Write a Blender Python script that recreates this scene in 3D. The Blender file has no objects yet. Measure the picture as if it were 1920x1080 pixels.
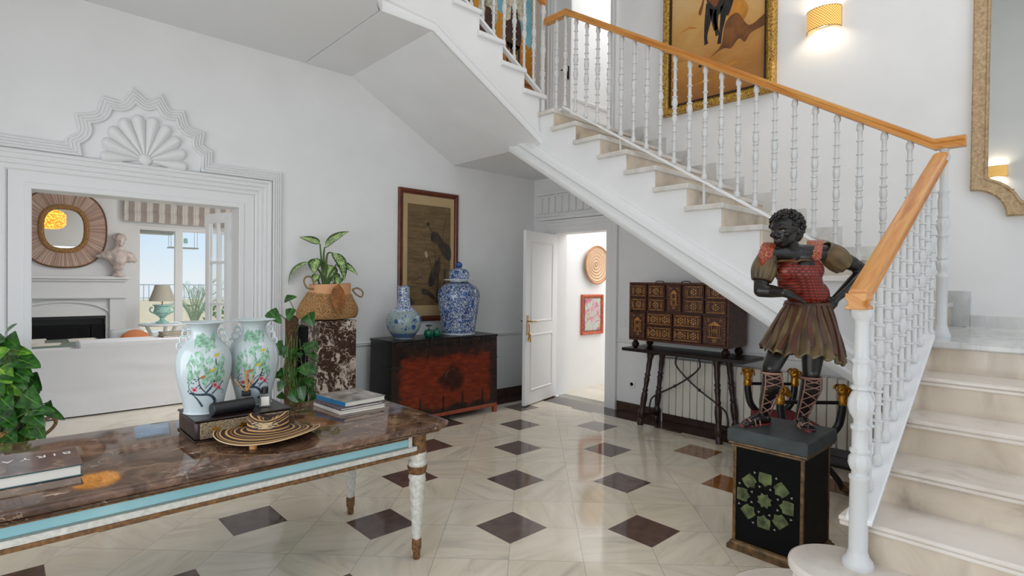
import bpy, math, random
from math import sin, cos, pi, sqrt, radians, atan2
from mathutils import Vector as V, Matrix, Euler, noise as mnoise
random.seed(7)
SC = bpy.context.scene
COL = SC.collection

# ---------------------------------------------------------------- camera geometry (surveyed from the floor mosaic)
F, PIT, ROLL, H, TH = 1031.93, .0111, .0109, 1.488, .0351
S2 = sqrt(.5)
def ray(px, py):
    a, b = px - 960, py - 540
    g, h = a*cos(ROLL) + b*sin(ROLL), -a*sin(ROLL) + b*cos(ROLL)
    X = g/F; A = h/F
    Y = A*cos(PIT) + sin(PIT); Z = cos(PIT) - A*sin(PIT)
    u = X*cos(TH) - Z*sin(TH); v = X*sin(TH) + Z*cos(TH)
    return V(((u+v)*S2, (v-u)*S2, -Y))
def atz(px, py, z):
    r = ray(px, py); t = (z-H)/r.z; return V((r.x*t, r.y*t, z))
def atx(px, py, x):
    r = ray(px, py); t = x/r.x; return V((x, r.y*t, H + r.z*t))
def aty(px, py, y):
    r = ray(px, py); t = y/r.y; return V((r.x*t, y, H + r.z*t))
FW = V((.68185, .73149, 0)).normalized(); RT = V((FW.y, -FW.x, 0))
def atd(px, py, d):          # on the vertical plane at distance d in front of the viewpoint
    r = ray(px, py); t = d/r.dot(FW); return V((r.x*t, r.y*t, H + r.z*t))

# ---------------------------------------------------------------- node materials
def lin(c):
    if isinstance(c, str):
        c = c.lstrip('#'); c = [int(c[i:i+2], 16)/255 for i in (0, 2, 4)]
    return tuple((x/12.92 if x <= .04045 else ((x+.055)/1.055)**2.4) for x in c[:3]) + (1,)
class G:
    def __init__(s, name):
        s.m = bpy.data.materials.new(name); s.m.use_nodes = True
        s.t = s.m.node_tree; s.b = s.t.nodes['Principled BSDF']
    def n(s, typ, ins={}, **kw):
        nd = s.t.nodes.new(typ)
        for k, v in kw.items(): setattr(nd, k, v)
        for k, v in ins.items(): s.set(nd, k, v)
        return nd
    def set(s, nd, k, v):
        i = nd.inputs[k]
        if isinstance(v, bpy.types.NodeSocket): s.t.links.new(v, i)
        elif isinstance(v, bpy.types.Node): s.t.links.new(v.outputs[0], i)
        else: i.default_value = v
    def mth(s, op, a, b=0., c=0.): return s.n('ShaderNodeMath', {0: a, 1: b, 2: c}, operation=op).outputs[0]
    def add(s, a, b): return s.mth('ADD', a, b)
    def sub(s, a, b): return s.mth('SUBTRACT', a, b)
    def mul(s, a, b): return s.mth('MULTIPLY', a, b)
    def lt(s, a, b): return s.mth('LESS_THAN', a, b)
    def gt(s, a, b): return s.mth('GREATER_THAN', a, b)
    def absf(s, a): return s.mth('ABSOLUTE', a)
    def pos(s): return s.n('ShaderNodeTexCoord').outputs['Object']
    def uv(s): return s.n('ShaderNodeTexCoord').outputs['UV']
    def xyz(s, v):
        o = s.n('ShaderNodeSeparateXYZ', {0: v}).outputs; return o[0], o[1], o[2]
    def vec(s, x, y, z=0.): return s.n('ShaderNodeCombineXYZ', {0: x, 1: y, 2: z}).outputs[0]
    def noise(s, v, scale, det=4., rough=.5, dist=0., col=False):
        o = s.n('ShaderNodeTexNoise', {'Vector': v, 'Scale': scale, 'Detail': det, 'Roughness': rough, 'Distortion': dist}).outputs
        return o['Color'] if col else o['Fac']
    def vor(s, v, scale, feature='F1', out='Distance', rnd=1.):
        return s.n('ShaderNodeTexVoronoi', {'Vector': v, 'Scale': scale, 'Randomness': rnd}, feature=feature).outputs[out]
    def white(s, v): return s.n('ShaderNodeTexWhiteNoise', {'Vector': v}).outputs['Value']
    def mapv(s, v, scale=(1, 1, 1), rot=(0, 0, 0), loc=(0, 0, 0)):
        return s.n('ShaderNodeMapping', {'Vector': v, 'Scale': scale, 'Rotation': rot, 'Location': loc}).outputs[0]
    def ramp(s, f, stops, interp='LINEAR'):
        nd = s.n('ShaderNodeValToRGB', {0: f}); cr = nd.color_ramp; cr.interpolation = interp
        while len(cr.elements) > 1: cr.elements.remove(cr.elements[-1])
        cr.elements[0].position = stops[0][0]; cr.elements[0].color = lin(stops[0][1])
        for p, c in stops[1:]:
            e = cr.elements.new(p); e.color = lin(c)
        return nd.outputs[0]
    def mr(s, f, a, b, c=0., d=1.): return s.n('ShaderNodeMapRange', {0: f, 1: a, 2: b, 3: c, 4: d}).outputs[0]
    def mix(s, f, a, b, blend='MIX'):
        nd = s.n('ShaderNodeMix', data_type='RGBA', blend_type=blend)
        for i, v in ((0, f), (6, a), (7, b)):
            if isinstance(v, (str, tuple, list)) : v = lin(v)
            s.set(nd, i, v)
        return nd.outputs[2]
    def bump(s, h, strength=.3, dist=.01):
        s.set(s.b, 'Normal', s.n('ShaderNodeBump', {'Height': h, 'Strength': strength, 'Distance': dist}))
    def out(s, col=None, rough=.5, metal=0., spec=.5, **kw):
        if col is not None: s.set(s.b, 'Base Color', lin(col) if isinstance(col, (str, tuple, list)) else col)
        s.set(s.b, 'Roughness', rough); s.set(s.b, 'Metallic', metal); s.set(s.b, 'Specular IOR Level', spec)
        for k, v in kw.items(): s.set(s.b, k.replace('_', ' '), v)
        return s.m
M = {}
def plain(name, col, rough=.5, metal=0., spec=.5, nz=0., nscale=20., bump=0., bscale=80., **kw):
    g = G(name); c = lin(col)
    if nz or bump: p = g.pos()
    if nz:
        f = g.noise(p, nscale, 5.)
        c = g.mix(g.mr(f, .3, .7), tuple(max(0, x*(1-nz)) for x in hexf(col)), tuple(min(1, x*(1+nz)) for x in hexf(col)))
    if bump: g.bump(g.noise(p, bscale, 3.), bump, .004)
    if not nz: g.b.inputs['Base Color'].default_value = c
    else: g.set(g.b, 'Base Color', c)
    M[name] = g.out(None, rough, metal, spec, **kw); return M[name]
def hexf(c):
    if isinstance(c, str):
        c = c.lstrip('#'); return [int(c[i:i+2], 16)/255 for i in (0, 2, 4)]
    return list(c)

# ---------------------------------------------------------------- mesh builder
class MB:
    def __init__(s): s.v = []; s.f = []; s.m = []; s.uv = {}; s.mi = 0
    def add(s, vs, fs, uvs=None):
        o = len(s.v); s.v += [V(p) for p in vs]
        for f in fs: s.f.append([i+o for i in f]); s.m.append(s.mi)
        if uvs:
            for i, u in enumerate(uvs): s.uv[o+i] = u
        return s
    def box(s, x0, x1, y0, y1, z0, z1):
        vs = [(x, y, z) for x in (x0, x1) for y in (y0, y1) for z in (z0, z1)]
        return s.add(vs, [(0, 1, 3, 2), (4, 6, 7, 5), (0, 4, 5, 1), (2, 3, 7, 6), (0, 2, 6, 4), (1, 5, 7, 3)])
    def obox(s, c, ax, ay, az):   # oriented box: centre and three half-axis vectors
        c, ax, ay, az = V(c), V(ax), V(ay), V(az)
        vs = [c + ax*i + ay*j + az*k for i in (-1, 1) for j in (-1, 1) for k in (-1, 1)]
        fs = [(0, 1, 3, 2), (4, 6, 7, 5), (0, 4, 5, 1), (2, 3, 7, 6), (0, 2, 6, 4), (1, 5, 7, 3)]
        if ax.cross(ay).dot(az) < 0: fs = [f[::-1] for f in fs]
        return s.add(vs, fs)
    def prism(s, poly, d, to=None):  # poly: list of 3D points, d: extrusion vector
        n = len(poly); d = V(d); ps = [V(p) for p in poly]
        nr = V((0, 0, 0))
        for i in range(n): nr += ps[i].cross(ps[(i+1) % n])
        if nr.dot(d) > 0: ps = ps[::-1]
        fs = [list(range(n)), list(range(2*n-1, n-1, -1))] + [[(i+1) % n, i, n+i, n+(i+1) % n] for i in range(n)]
        return s.add(ps + [p+d for p in ps], fs)
    def poly(s, pts): return s.add(pts, [list(range(len(pts)))])
    def lathe(s, prof, c=(0, 0, 0), n=20, axis=(0, 0, 1), sx=1., sy=1., mod=None, uvs=False):
        c = V(c); az = V(axis).normalized()
        ax = V((1, 0, 0)) if abs(az.x) < .9 else V((0, 1, 0))
        ay = az.cross(ax).normalized(); ax = ay.cross(az)
        vs = []; fs = []; uv = []
        for j, (r, z) in enumerate(prof):
            for i in range(n + (1 if uvs else 0)):
                a = 2*pi*i/n; k = mod(a, j) if mod else 1
                vs.append(c + az*z + ax*(r*k*cos(a)*sx) + ay*(r*k*sin(a)*sy)); uv.append((i/n, z))
        w = n + (1 if uvs else 0)
        for j in range(len(prof)-1):
            for i in range(n):
                b = (i+1) % w if not uvs else i+1
                fs.append((j*w+i, j*w+b, (j+1)*w+b, (j+1)*w+i))
        if prof[0][0] > 1e-6: fs.append(list(range(n))[::-1])
        if prof[-1][0] > 1e-6: fs.append([(len(prof)-1)*w+i for i in range(n)])
        return s.add(vs, fs, uv if uvs else None)
    def tube(s, pts, r, n=8, closed=False, sq=None, caps=True):
        pts = [V(p) for p in pts]; m = len(pts)
        rs = r if isinstance(r, (list, tuple)) else [r]*m
        tang = []
        for i in range(m):
            a = pts[(i-1) % m] if (i > 0 or closed) else pts[0]
            b = pts[(i+1) % m] if (i < m-1 or closed) else pts[-1]
            t = b-a; tang.append(t.normalized() if t.length > 1e-9 else V((0, 0, 1)))
        up = V((0, 0, 1)) if abs(tang[0].z) < .9 else V((1, 0, 0))
        nx = tang[0].cross(up).normalized(); vs = []
        for i in range(m):
            nx = (nx - tang[i]*nx.dot(tang[i])).normalized(); ny = tang[i].cross(nx)
            for k in range(n):
                a = 2*pi*k/n
                vs.append(pts[i] + nx*(rs[i]*cos(a)) + ny*(rs[i]*sin(a)*(sq or 1)))
        fs = []
        for i in range(m if closed else m-1):
            j = (i+1) % m
            for k in range(n):
                l = (k+1) % n; fs.append((i*n+k, i*n+l, j*n+l, j*n+k))
        if not closed and caps:
            fs.append(list(range(n))[::-1]); fs.append([(m-1)*n+k for k in range(n)])
        return s.add(vs, fs)
    def sweep(s, prof, path, nrm, closed=False, bev=True):
        """profile (a, b): a across the path to its left in the plane, b along the plane normal nrm; mitred at the corners"""
        path = [V(p) for p in path]; nrm = V(nrm).normalized(); m = len(path); n = len(prof); vs = []
        for i in range(m):
            t0 = (path[i]-path[i-1]).normalized() if (i > 0 or closed) else None
            t1 = (path[(i+1) % m]-path[i]).normalized() if (i < m-1 or closed) else None
            if t0 is None: t0 = t1
            if t1 is None: t1 = t0
            s0, s1 = nrm.cross(t0), nrm.cross(t1); b = (s0+s1)
            b = b.normalized() if b.length > 1e-6 else s0
            k = 1/max(.35, b.dot(s0))
            for (a, h) in prof: vs.append(path[i] + b*(a*k) + nrm*h)
        fs = []
        for i in range(m if closed else m-1):
            j = (i+1) % m
            for k in range(n-1): fs.append((i*n+k, j*n+k, j*n+k+1, i*n+k+1))
        return s.add(vs, fs)
    def ball(s, c, r, n=12, sx=1, sy=1, sz=1, R=None):
        c = V(c); vs = []; fs = []; h = max(4, n//2)
        for j in range(h+1):
            t = pi*j/h
            for i in range(n):
                a = 2*pi*i/n; p = V((sx*r*sin(t)*cos(a), sy*r*sin(t)*sin(a), -sz*r*cos(t)))
                vs.append(c + (R @ p if R else p))
        for j in range(h):
            for i in range(n):
                k = (i+1) % n; q = [j*n+i, j*n+k, (j+1)*n+k, (j+1)*n+i]
                if j == 0: q = [j*n+i, (j+1)*n+k, (j+1)*n+i]
                elif j == h-1: q = [j*n+i, j*n+k, (j+1)*n+i]
                fs.append(q)
        return s.add(vs, fs)
    def grid(s, fn, nu, nv, uvfn=None):
        vs = []; uv = []
        for j in range(nv+1):
            for i in range(nu+1):
                vs.append(fn(i/nu, j/nv)); uv.append((i/nu, j/nv))
        fs = [(j*(nu+1)+i, j*(nu+1)+i+1, (j+1)*(nu+1)+i+1, (j+1)*(nu+1)+i) for j in range(nv) for i in range(nu)]
        return s.add(vs, fs, uv)
    def xform(s, mat):
        s.v = [mat @ p for p in s.v]; return s
    def bbox(s):
        return (V([min(p[i] for p in s.v) for i in range(3)]), V([max(p[i] for p in s.v) for i in range(3)]))

XF = {}
def mesh(name, mb, mats, base=V((0, 0, 0)), inv=None, smooth=35):
    me = bpy.data.meshes.new(name)
    vs = [(inv @ p if inv else p-base)[:] for p in mb.v]
    me.from_pydata(vs, [], mb.f)
    if not isinstance(mats, (list, tuple)): mats = [mats]
    for m in mats: me.materials.append(m)
    me.polygons.foreach_set('material_index', mb.m)
    if mb.uv:
        l = me.uv_layers.new(name='uv')
        for lp in me.loops: l.data[lp.index].uv = mb.uv.get(lp.vertex_index, (0, 0))
    if smooth:
        me.polygons.foreach_set('use_smooth', [True]*len(mb.f))
        me.set_sharp_from_angle(angle=radians(smooth))
    me.update(); return me
def bevel(o, w, seg=2):
    m = o.modifiers.new('bevel', 'BEVEL'); m.width = w; m.segments = seg; m.limit_method = 'ANGLE'; m.angle_limit = radians(40); m.harden_normals = False
    return o
def tag(o, label=None, cat=None, group=None, kind=None):
    for k, v in (('label', label), ('category', cat), ('group', group), ('kind', kind)):
        if v: o[k] = v
    return o
def thing(name, label, cat, loc=(0, 0, 0), rz=0., group=None, kind=None):
    o = bpy.data.objects.new(name, None); COL.objects.link(o); o.empty_display_size = .1
    o.location = loc; o.rotation_euler = (0, 0, rz)
    XF[o.name] = (Matrix.Translation(V(loc)) @ Matrix.Rotation(rz, 4, 'Z')).inverted()
    return tag(o, label, cat, group, kind)
def part(name, mb, mats, parent, world=True, bev=0, smooth=35, label=None):
    """one mesh object for one part; world=True: its points are world coordinates, brought into the parent's space"""
    me = mesh(name, mb, mats, inv=XF[parent.name] if world else Matrix.Identity(4), smooth=smooth)
    o = bpy.data.objects.new(name, me); COL.objects.link(o); o.parent = parent; XF[o.name] = XF[parent.name]
    if bev: bevel(o, bev)
    if label: o['label'] = label
    return o
def single(name, mb, mats, label=None, cat=None, group=None, kind=None, bev=0, smooth=35):
    lo, hi = mb.bbox(); base = V(((lo.x+hi.x)/2, (lo.y+hi.y)/2, lo.z))
    o = bpy.data.objects.new(name, mesh(name, mb, mats, base=base, smooth=smooth)); COL.objects.link(o); o.location = base
    XF[o.name] = Matrix.Translation(-base)
    if bev: bevel(o, bev)
    return tag(o, label, cat, group, kind)
def struct(name, mb, mats, bev=0, smooth=35): return single(name, mb, mats, kind='structure', bev=bev, smooth=smooth)
def copy_thing(root, loc, rz=None, label=None):
    r = root.copy(); COL.objects.link(r); r.location = loc
    if rz is not None: r.rotation_euler = (0, 0, rz)
    for ch in list(root.children):
        c = ch.copy(); COL.objects.link(c); c.parent = r
        for g in ch.children:
            d = g.copy(); COL.objects.link(d); d.parent = c
    if label: r['label'] = label
    return r
def sculpt(o, vox, it=6, fac=.5):
    m = o.modifiers.new('remesh', 'REMESH'); m.mode = 'VOXEL'; m.voxel_size = vox; m.use_smooth_shade = True
    if it:
        q = o.modifiers.new('smooth', 'SMOOTH'); q.iterations = it; q.factor = fac
    return o
def cone_chain(mb, pts, rs, n=14, sub=4):
    """limb: a chain of rounded tapering sections through pts with a ball at every joint"""
    for i, (p, r) in enumerate(zip(pts, rs)): mb.ball(p, r, n)
    for a, b, ra, rb in zip(pts, pts[1:], rs, rs[1:]):
        a, b = V(a), V(b)
        if (b-a).length < 1e-5: continue
        mb.tube([a.lerp(b, k/sub) for k in range(sub+1)], [ra+(rb-ra)*k/sub for k in range(sub+1)], n)
    return mb
def bez(pts, n=8):   # smooth curve through points (Catmull-Rom)
    pts = [V(p) for p in pts]; out = []
    for i in range(len(pts)-1):
        p0 = pts[i-1] if i else pts[0]*2-pts[1]; p1, p2 = pts[i], pts[i+1]
        p3 = pts[i+2] if i+2 < len(pts) else p2*2-p1
        for k in range(n):
            t = k/n
            out.append(.5*((2*p1) + (p2-p0)*t + (2*p0-5*p1+4*p2-p3)*t*t + (3*p1-p0-3*p2+p3)*t**3))
    return out + [pts[-1]]
def smooth_prof(pr, n=4): return [(max(0., p.x), p.y) for p in bez([(a, b, 0) for a, b in pr], n)]

# ================================================================ materials
def wpos(g): return g.n('ShaderNodeNewGeometry').outputs['Position']
plain('wall', '#e8e8e8', .75, spec=.25, nz=.012, nscale=2.5)
plain('trim', '#e6e6e6', .45, spec=.35)
plain('iron', '#d3d3d2', .38, spec=.45, bump=.25, bscale=120)
plain('ceil', '#e6e6e6', .85, spec=.15)
plain('doorwhite', '#ebebeb', .35, spec=.4)
plain('brass', '#b28a44', .28, 1.)
plain('gold', '#b07c2c', .38, .85, nz=.25, nscale=60, bump=.4, bscale=150)
plain('black', '#0f0e0e', .35, nz=.2)
plain('blackmatte', '#101012', .6, spec=.2)
plain('skirting', '#46352e', .25, nz=.12, nscale=9)
plain('iron_dark', '#241d1a', .5)
plain('white_cloth', '#dedee0', .9, spec=.1, bump=.35, bscale=14)
plain('radiator', '#dcd6ca', .35)
plain('paper', '#e7e2d6', .8)
plain('whiteplastic', '#e8e8e6', .35)
plain('malachite', '#0d4f39', .15, nz=.5, nscale=40)
plain('cobalt', '#27497f', .12, nz=.45, nscale=40)
plain('moss', '#4a3420', .95, nz=.4, nscale=60, bump=1., bscale=120)
plain('rope', '#8b7050', .9, nz=.2, nscale=120, bump=.8, bscale=200)
plain('terracotta', '#b5794f', .7, nz=.1)
plain('peach', '#d9a071', .6)
plain('bottle_glass', '#cfd6d2', .05, spec=.5, Transmission_Weight=.85, IOR=1.45)
plain('reed', '#d89a55', .7)
plain('stem', '#4e6a2a', .6)
plain('soil', '#2b2119', .95)
plain('basketdark', '#5a4630', .9, bump=.8, bscale=90)
plain('bust', '#cbbdb6', .6, nz=.16, nscale=14)
plain('sand', '#d9be95', .9, nz=.05)
plain('lampshade', '#b9b3a4', .8)
plain('teal', '#9cc4ba', .3, nz=.15, nscale=30)
plain('greygreen', '#7d8a80', .5)
plain('coral', '#c87c4e', .8)
plain('skin', '#17120f', .3, nz=.35, nscale=18, spec=.5)
plain('hairm', '#1d1a18', .42, nz=.6, nscale=40)
plain('olive', '#5c4a2d', .38, nz=.3, nscale=9)
plain('ribbon', '#4a2a1c', .4, nz=.3, nscale=12)
plain('lace', '#8f6a5c', .5, nz=.2)
plain('sole', '#7a2f2a', .5)
plain('eye', '#6c625a', .25)
plain('lips', '#20130f', .35)
plain('slate', '#33393a', .5, nz=.2, nscale=10)
plain('giltdark', '#5d4526', .45, .3, nz=.35, nscale=30)
plain('pedblack', '#060606', .75, spec=.15)
plain('pedbrown', '#17100b', .7, spec=.2, nz=.3, nscale=6)
plain('starpatch', '#454c2d', .75, nz=.6, nscale=20)
plain('starbone', '#8f8b7c', .5)
plain('darkwood', '#2e1b14', .4, nz=.35, nscale=14)
plain('darkwood2', '#1c110d', .35, nz=.35, nscale=14)
plain('cabwood', '#4a291b', .4, nz=.4, nscale=30)
plain('cabgilt', '#a5733a', .4, .3, nz=.45, nscale=90)
plain('cabbone', '#a98a62', .5, nz=.3, nscale=70)
plain('redlacq', '#93472f', .4, nz=.12)
plain('redcushion', '#7d1f26', .8)
plain('framewood', '#5b2b1a', .32, nz=.25, nscale=12)
plain('framered', '#b4553a', .5, nz=.2, nscale=30)
plain('matboard', '#b39a72', .8, nz=.04, nscale=4)
plain('frameblack', '#21170e', .4)
plain('tablewhite', '#cfccc2', .5, nz=.07, nscale=60)
plain('tablebrown', '#6b4a28', .5, nz=.35, nscale=60)
plain('bluebook', '#1f7fb5', .35)
plain('greybook', '#7c7672', .35, nz=.45, nscale=14)
plain('tealbook', '#2b5257', .35)
plain('dotbook', '#54484e', .4, nz=.7, nscale=60)
plain('letters', '#d9d2cc', .4)
plain('leather', '#17181b', .42, bump=.2, bscale=200)
plain('giltpanel', '#75664f', .5, .1, nz=.45, nscale=110)
plain('leafbrown', '#8e5a2b', .65, nz=.25, nscale=20)
plain('palegrey', '#c3cacb', .7)
plain('planter', '#e6e6e2', .7)
plain('railing', '#c8d4dc', .5)
plain('magazine', '#7d6f5c', .5, nz=.6, nscale=30)
plain('rattan_dark', '#6f5138', .7, bump=.6, bscale=150)

def m_floor():
    g = G('floor_marble'); x, y, z = g.xyz(wpos(g))
    u = g.mul(g.sub(x, y), S2); v = g.mul(g.add(x, y), S2)
    a = g.mth('DIVIDE', g.sub(u, -.1046), .8); b = g.mth('DIVIDE', g.sub(v, 3.3281), .8)
    ra, rb = g.mth('FLOOR', g.add(a, .5)), g.mth('FLOOR', g.add(b, .5))
    da, db = g.mul(g.absf(g.sub(a, ra)), .8), g.mul(g.absf(g.sub(b, rb)), .8)
    dd = g.add(da, db); dia = g.lt(dd, .2168)
    a2, b2 = g.mul(a, 2), g.mul(b, 2)
    ia, ib = g.mth('FLOOR', a2), g.mth('FLOOR', b2)
    la = g.mul(g.absf(g.sub(a2, g.mth('FLOOR', g.add(a2, .5)))), .4)
    lb = g.mul(g.absf(g.sub(b2, g.mth('FLOOR', g.add(b2, .5)))), .4)
    gro = g.lt(g.mth('MINIMUM', la, lb), .0013)
    gro = g.mth('MAXIMUM', gro, g.lt(g.absf(g.sub(dd, .218)), .0015))
    wn = g.white(g.vec(ia, ib)); wn2 = g.white(g.vec(ib, g.add(ia, 7.3)))
    rot = g.mul(wn, 3.)
    pu = g.add(g.mul(u, g.mth('COSINE', rot)), g.mul(v, g.mth('SINE', rot)))
    pv = g.sub(g.mul(v, g.mth('COSINE', rot)), g.mul(u, g.mth('SINE', rot)))
    vv = g.vec(g.mul(pu, 1.2), g.mul(pv, 6.5), g.mul(wn2, 31))
    vein = g.noise(vv, 1.3, 6, .6, 1.1)
    soft = g.noise(g.vec(u, v, g.mul(wn, 20)), 2.2, 3, .5, .4)
    c = g.ramp(vein, [(.30, '#c2b8a7'), (.42, '#d8cdb9'), (.55, '#e2d7c3'), (.72, '#e6dbc7')])
    c = g.mix(g.mr(soft, .45, .75, 0, .5), c, '#d6c5a6')
    c = g.mix(g.mul(g.sub(wn2, .5), .35), c, '#b9b2a8', 'MIX')
    c = g.mix(gro, c, '#9d9486')
    br = g.noise(wpos(g), 14, 4)
    dark = g.ramp(br, [(.3, '#57463f'), (.7, '#67544d')])
    org = g.ramp(br, [(.3, '#7c4a22'), (.7, '#93602d')])
    isorg = g.mul(g.gt(ra, 1.5), g.mul(g.gt(rb, .5), g.lt(rb, 2.5)))
    dk = g.mix(isorg, dark, org)
    strip = g.mul(g.mth('MAXIMUM', g.gt(x, 5.0), g.gt(y, 4.96)), 1.)
    c = g.mix(dia, c, dk)
    sl = g.lt(g.absf(g.sub(g.mth('FRACT', g.mul(g.add(x, y), 2.5)), .5)), .006)
    c = g.mix(strip, c, g.mix(sl, g.ramp(br, [(.3, '#45342d'), (.7, '#594640')]), '#392b26'))
    r = g.mr(g.noise(wpos(g), 5, 3), .3, .7, .05, .10)
    M['floor'] = g.out(c, r, spec=.6)
m_floor()
def m_pale_floor():
    g = G('pale_floor'); p = wpos(g)
    c = g.ramp(g.noise(p, 1.6, 5, .6, .8), [(.3, '#b9b0a0'), (.5, '#d2c9b9'), (.75, '#dcd4c6')])
    M['floor2'] = g.out(c, .12, spec=.5)
m_pale_floor()
def m_stair():
    g = G('stair_marble'); p = wpos(g)
    pm = g.mapv(p, (1, 1.6, 1.), (0.5, .9, .6))
    w = g.noise(pm, 1.5, 6, .55, 1.6)
    band = g.noise(g.mapv(p, (.7, 2.4, .8), (.4, .8, .7)), 2.1, 3, .5, .7)
    c = g.ramp(w, [(.32, '#9d8f80'), (.43, '#c4b5a2'), (.6, '#d5c7b4'), (.8, '#ddd0be')])
    c = g.mix(g.mr(band, .58, .72, 0, .6), c, '#a99a8c')
    M['stair'] = g.out(c, .16, spec=.5)
    g = G('lit_tread_marble'); c2 = g.ramp(g.noise(g.mapv(wpos(g), (1, 1.6, 1.), (0.5, .9, .6)), 1.5, 6, .55, 1.6), [(.32, '#b7aca1'), (.43, '#d3c9be'), (.6, '#e2d9cf'), (.8, '#e8e0d7')])  # riser marble in lighter tones: light falling on the treads painted in
    M['stairtread_lit'] = g.out(c2, .1, spec=.55)
    g = G('landing_marble'); p = wpos(g)
    c = g.ramp(g.noise(g.mapv(p, (1, 2, 1), (.3, .5, .6)), 1.8, 6, .6, 1.2), [(.3, '#aeb0b1'), (.5, '#cdcdcb'), (.7, '#dcdbd8')])
    M['landing'] = g.out(c, .12, spec=.5)
m_stair()
M['treadmid'] = None
def m_tread():
    g = G('pale_tread_marble'); p = wpos(g)
    M['treadmid'] = g.out(g.ramp(g.noise(g.mapv(p, (1, 2, 1), (.3, .5, .6)), 2.2, 5, .55, 1.2), [(.3, '#c2bcb4'), (.5, '#d3cec7'), (.7, '#dcd8d2')]), .2, spec=.5)
m_tread()
def m_emperador():
    g = G('brown_marble'); p = g.pos()
    d = g.noise(p, 3, 4, .6, col=True)
    q = g.n('ShaderNodeVectorMath', {0: p, 1: g.n('ShaderNodeVectorMath', {0: d, 1: (.35, .35, .35)}, operation='MULTIPLY').outputs[0]}, operation='ADD').outputs[0]
    base = g.ramp(g.noise(q, 5.5, 7, .65, 1.2), [(.25, '#2a1b14'), (.42, '#4a3326'), (.55, '#6b4f3d'), (.72, '#947660')])
    e = g.vor(q, 7, 'DISTANCE_TO_EDGE'); e2 = g.vor(g.mapv(q, (1, 2.2, 1), (0, 0, .6)), 17, 'DISTANCE_TO_EDGE')
    nm = g.noise(p, 9, 3)
    l = g.mul(g.lt(g.mth('MINIMUM', e, e2), .012), g.gt(nm, .57))
    c = g.mix(g.mul(l, .55), base, '#a8917c')
    blot = g.mul(g.gt(g.noise(g.mapv(q, (1, 2.4, 1), (0, 0, .5)), 11, 4), .70), g.gt(nm, .45))
    c = g.mix(g.mul(blot, .8), c, '#c4ad97')
    M['emperador'] = g.out(c, .06, spec=.55)
    g = G('breccia_marble'); p = g.pos()
    d = g.noise(p, 5, 4, .6, col=True)
    q = g.n('ShaderNodeVectorMath', {0: p, 1: g.n('ShaderNodeVectorMath', {0: d, 1: (.28, .28, .28)}, operation='MULTIPLY').outputs[0]}, operation='ADD').outputs[0]
    n1 = g.noise(q, 8.5, 9, .68, .7)
    dk = g.ramp(g.noise(p, 26, 5, .7), [(.3, '#2a1d18'), (.55, '#4a352b'), (.75, '#6d5344')])
    e = g.vor(q, 13, 'DISTANCE_TO_EDGE')
    lite = g.mth('MAXIMUM', g.mr(n1, .54, .57), g.mul(g.lt(e, .022), g.gt(g.noise(p, 7, 2), .47)))
    c = g.mix(lite, dk, g.ramp(g.noise(p, 18, 4), [(.3, '#b7a294'), (.7, '#dccdbf')]))
    M['breccia'] = g.out(c, .15, spec=.5)
m_emperador()
def m_pine(name, rot, sc):
    g = G('orange_pine'); p = g.mapv(g.pos(), (1, 1, 1), rot)
    w = g.noise(g.mapv(p, sc), 1.0, 4, .55, .5); fine = g.noise(g.mapv(p, tuple(4*q for q in sc)), 1.0, 2)
    k = g.gt(g.noise(g.mapv(p, tuple(q**.5 for q in sc)), 5.5, 1), .78)
    c = g.ramp(g.add(w, g.mul(g.sub(fine, .5), .25)), [(.3, '#b06a2a'), (.47, '#cb8840'), (.62, '#d49850'), (.75, '#dba862')])
    c = g.mix(g.mul(k, .65), c, '#7a451c')
    M[name] = g.out(c, .32, spec=.45)
m_pine('pine1', (0, .533, 0), (1.6, 30, 30)); m_pine('pine2', (-.553, 0, 0), (30, 1.6, 30)); m_pine('pine', (0, 0, 0), (1.6, 30, 30))
def m_chest():
    g = G('red_lacquer_chest'); p = g.pos(); x, y, z = g.xyz(p)
    n1 = g.noise(p, 7, 6, .65, .8); n2 = g.noise(g.mapv(p, (1.5, 1, 5)), 6, 5, .6)
    # front panel: local x 0..1.36, z .12..0.87
    dx = g.sub(.60, g.absf(g.sub(x, .68))); dz = g.sub(.285, g.absf(g.sub(z, .43)))
    ins = g.mr(g.add(g.mth('MINIMUM', dx, dz), g.mul(g.sub(n1, .5), .22)), -.01, .05)
    r2 = g.mth('SQRT', g.add(g.mth('POWER', g.mul(g.sub(x, .73), 1.), 2), g.mth('POWER', g.mul(g.sub(z, .45), 1.3), 2)))
    med = g.mr(g.add(r2, g.mul(g.sub(n1, .5), .35)), .13, .2, 1, 0)
    red = g.ramp(n2, [(.25, '#45170c'), (.5, '#6e2510'), (.75, '#8c3a17')])
    dk = g.ramp(n1, [(.3, '#120c0a'), (.6, '#33201a'), (.8, '#4b3226')])
    c = g.mix(ins, dk, red); c = g.mix(g.mul(med, .85), c, '#24120c')
    M['chestfront'] = g.out(c, .35, spec=.4); g.bump(n2, .15, .004)
    g = G('black_lacquer_chest'); p = g.pos()
    c = g.ramp(g.noise(g.mapv(p, (4, 1, 1)), 7, 5, .6), [(.3, '#0c0b0b'), (.7, '#211d1c')])
    M['chestside'] = g.out(c, .3, spec=.4)
m_chest()
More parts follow.
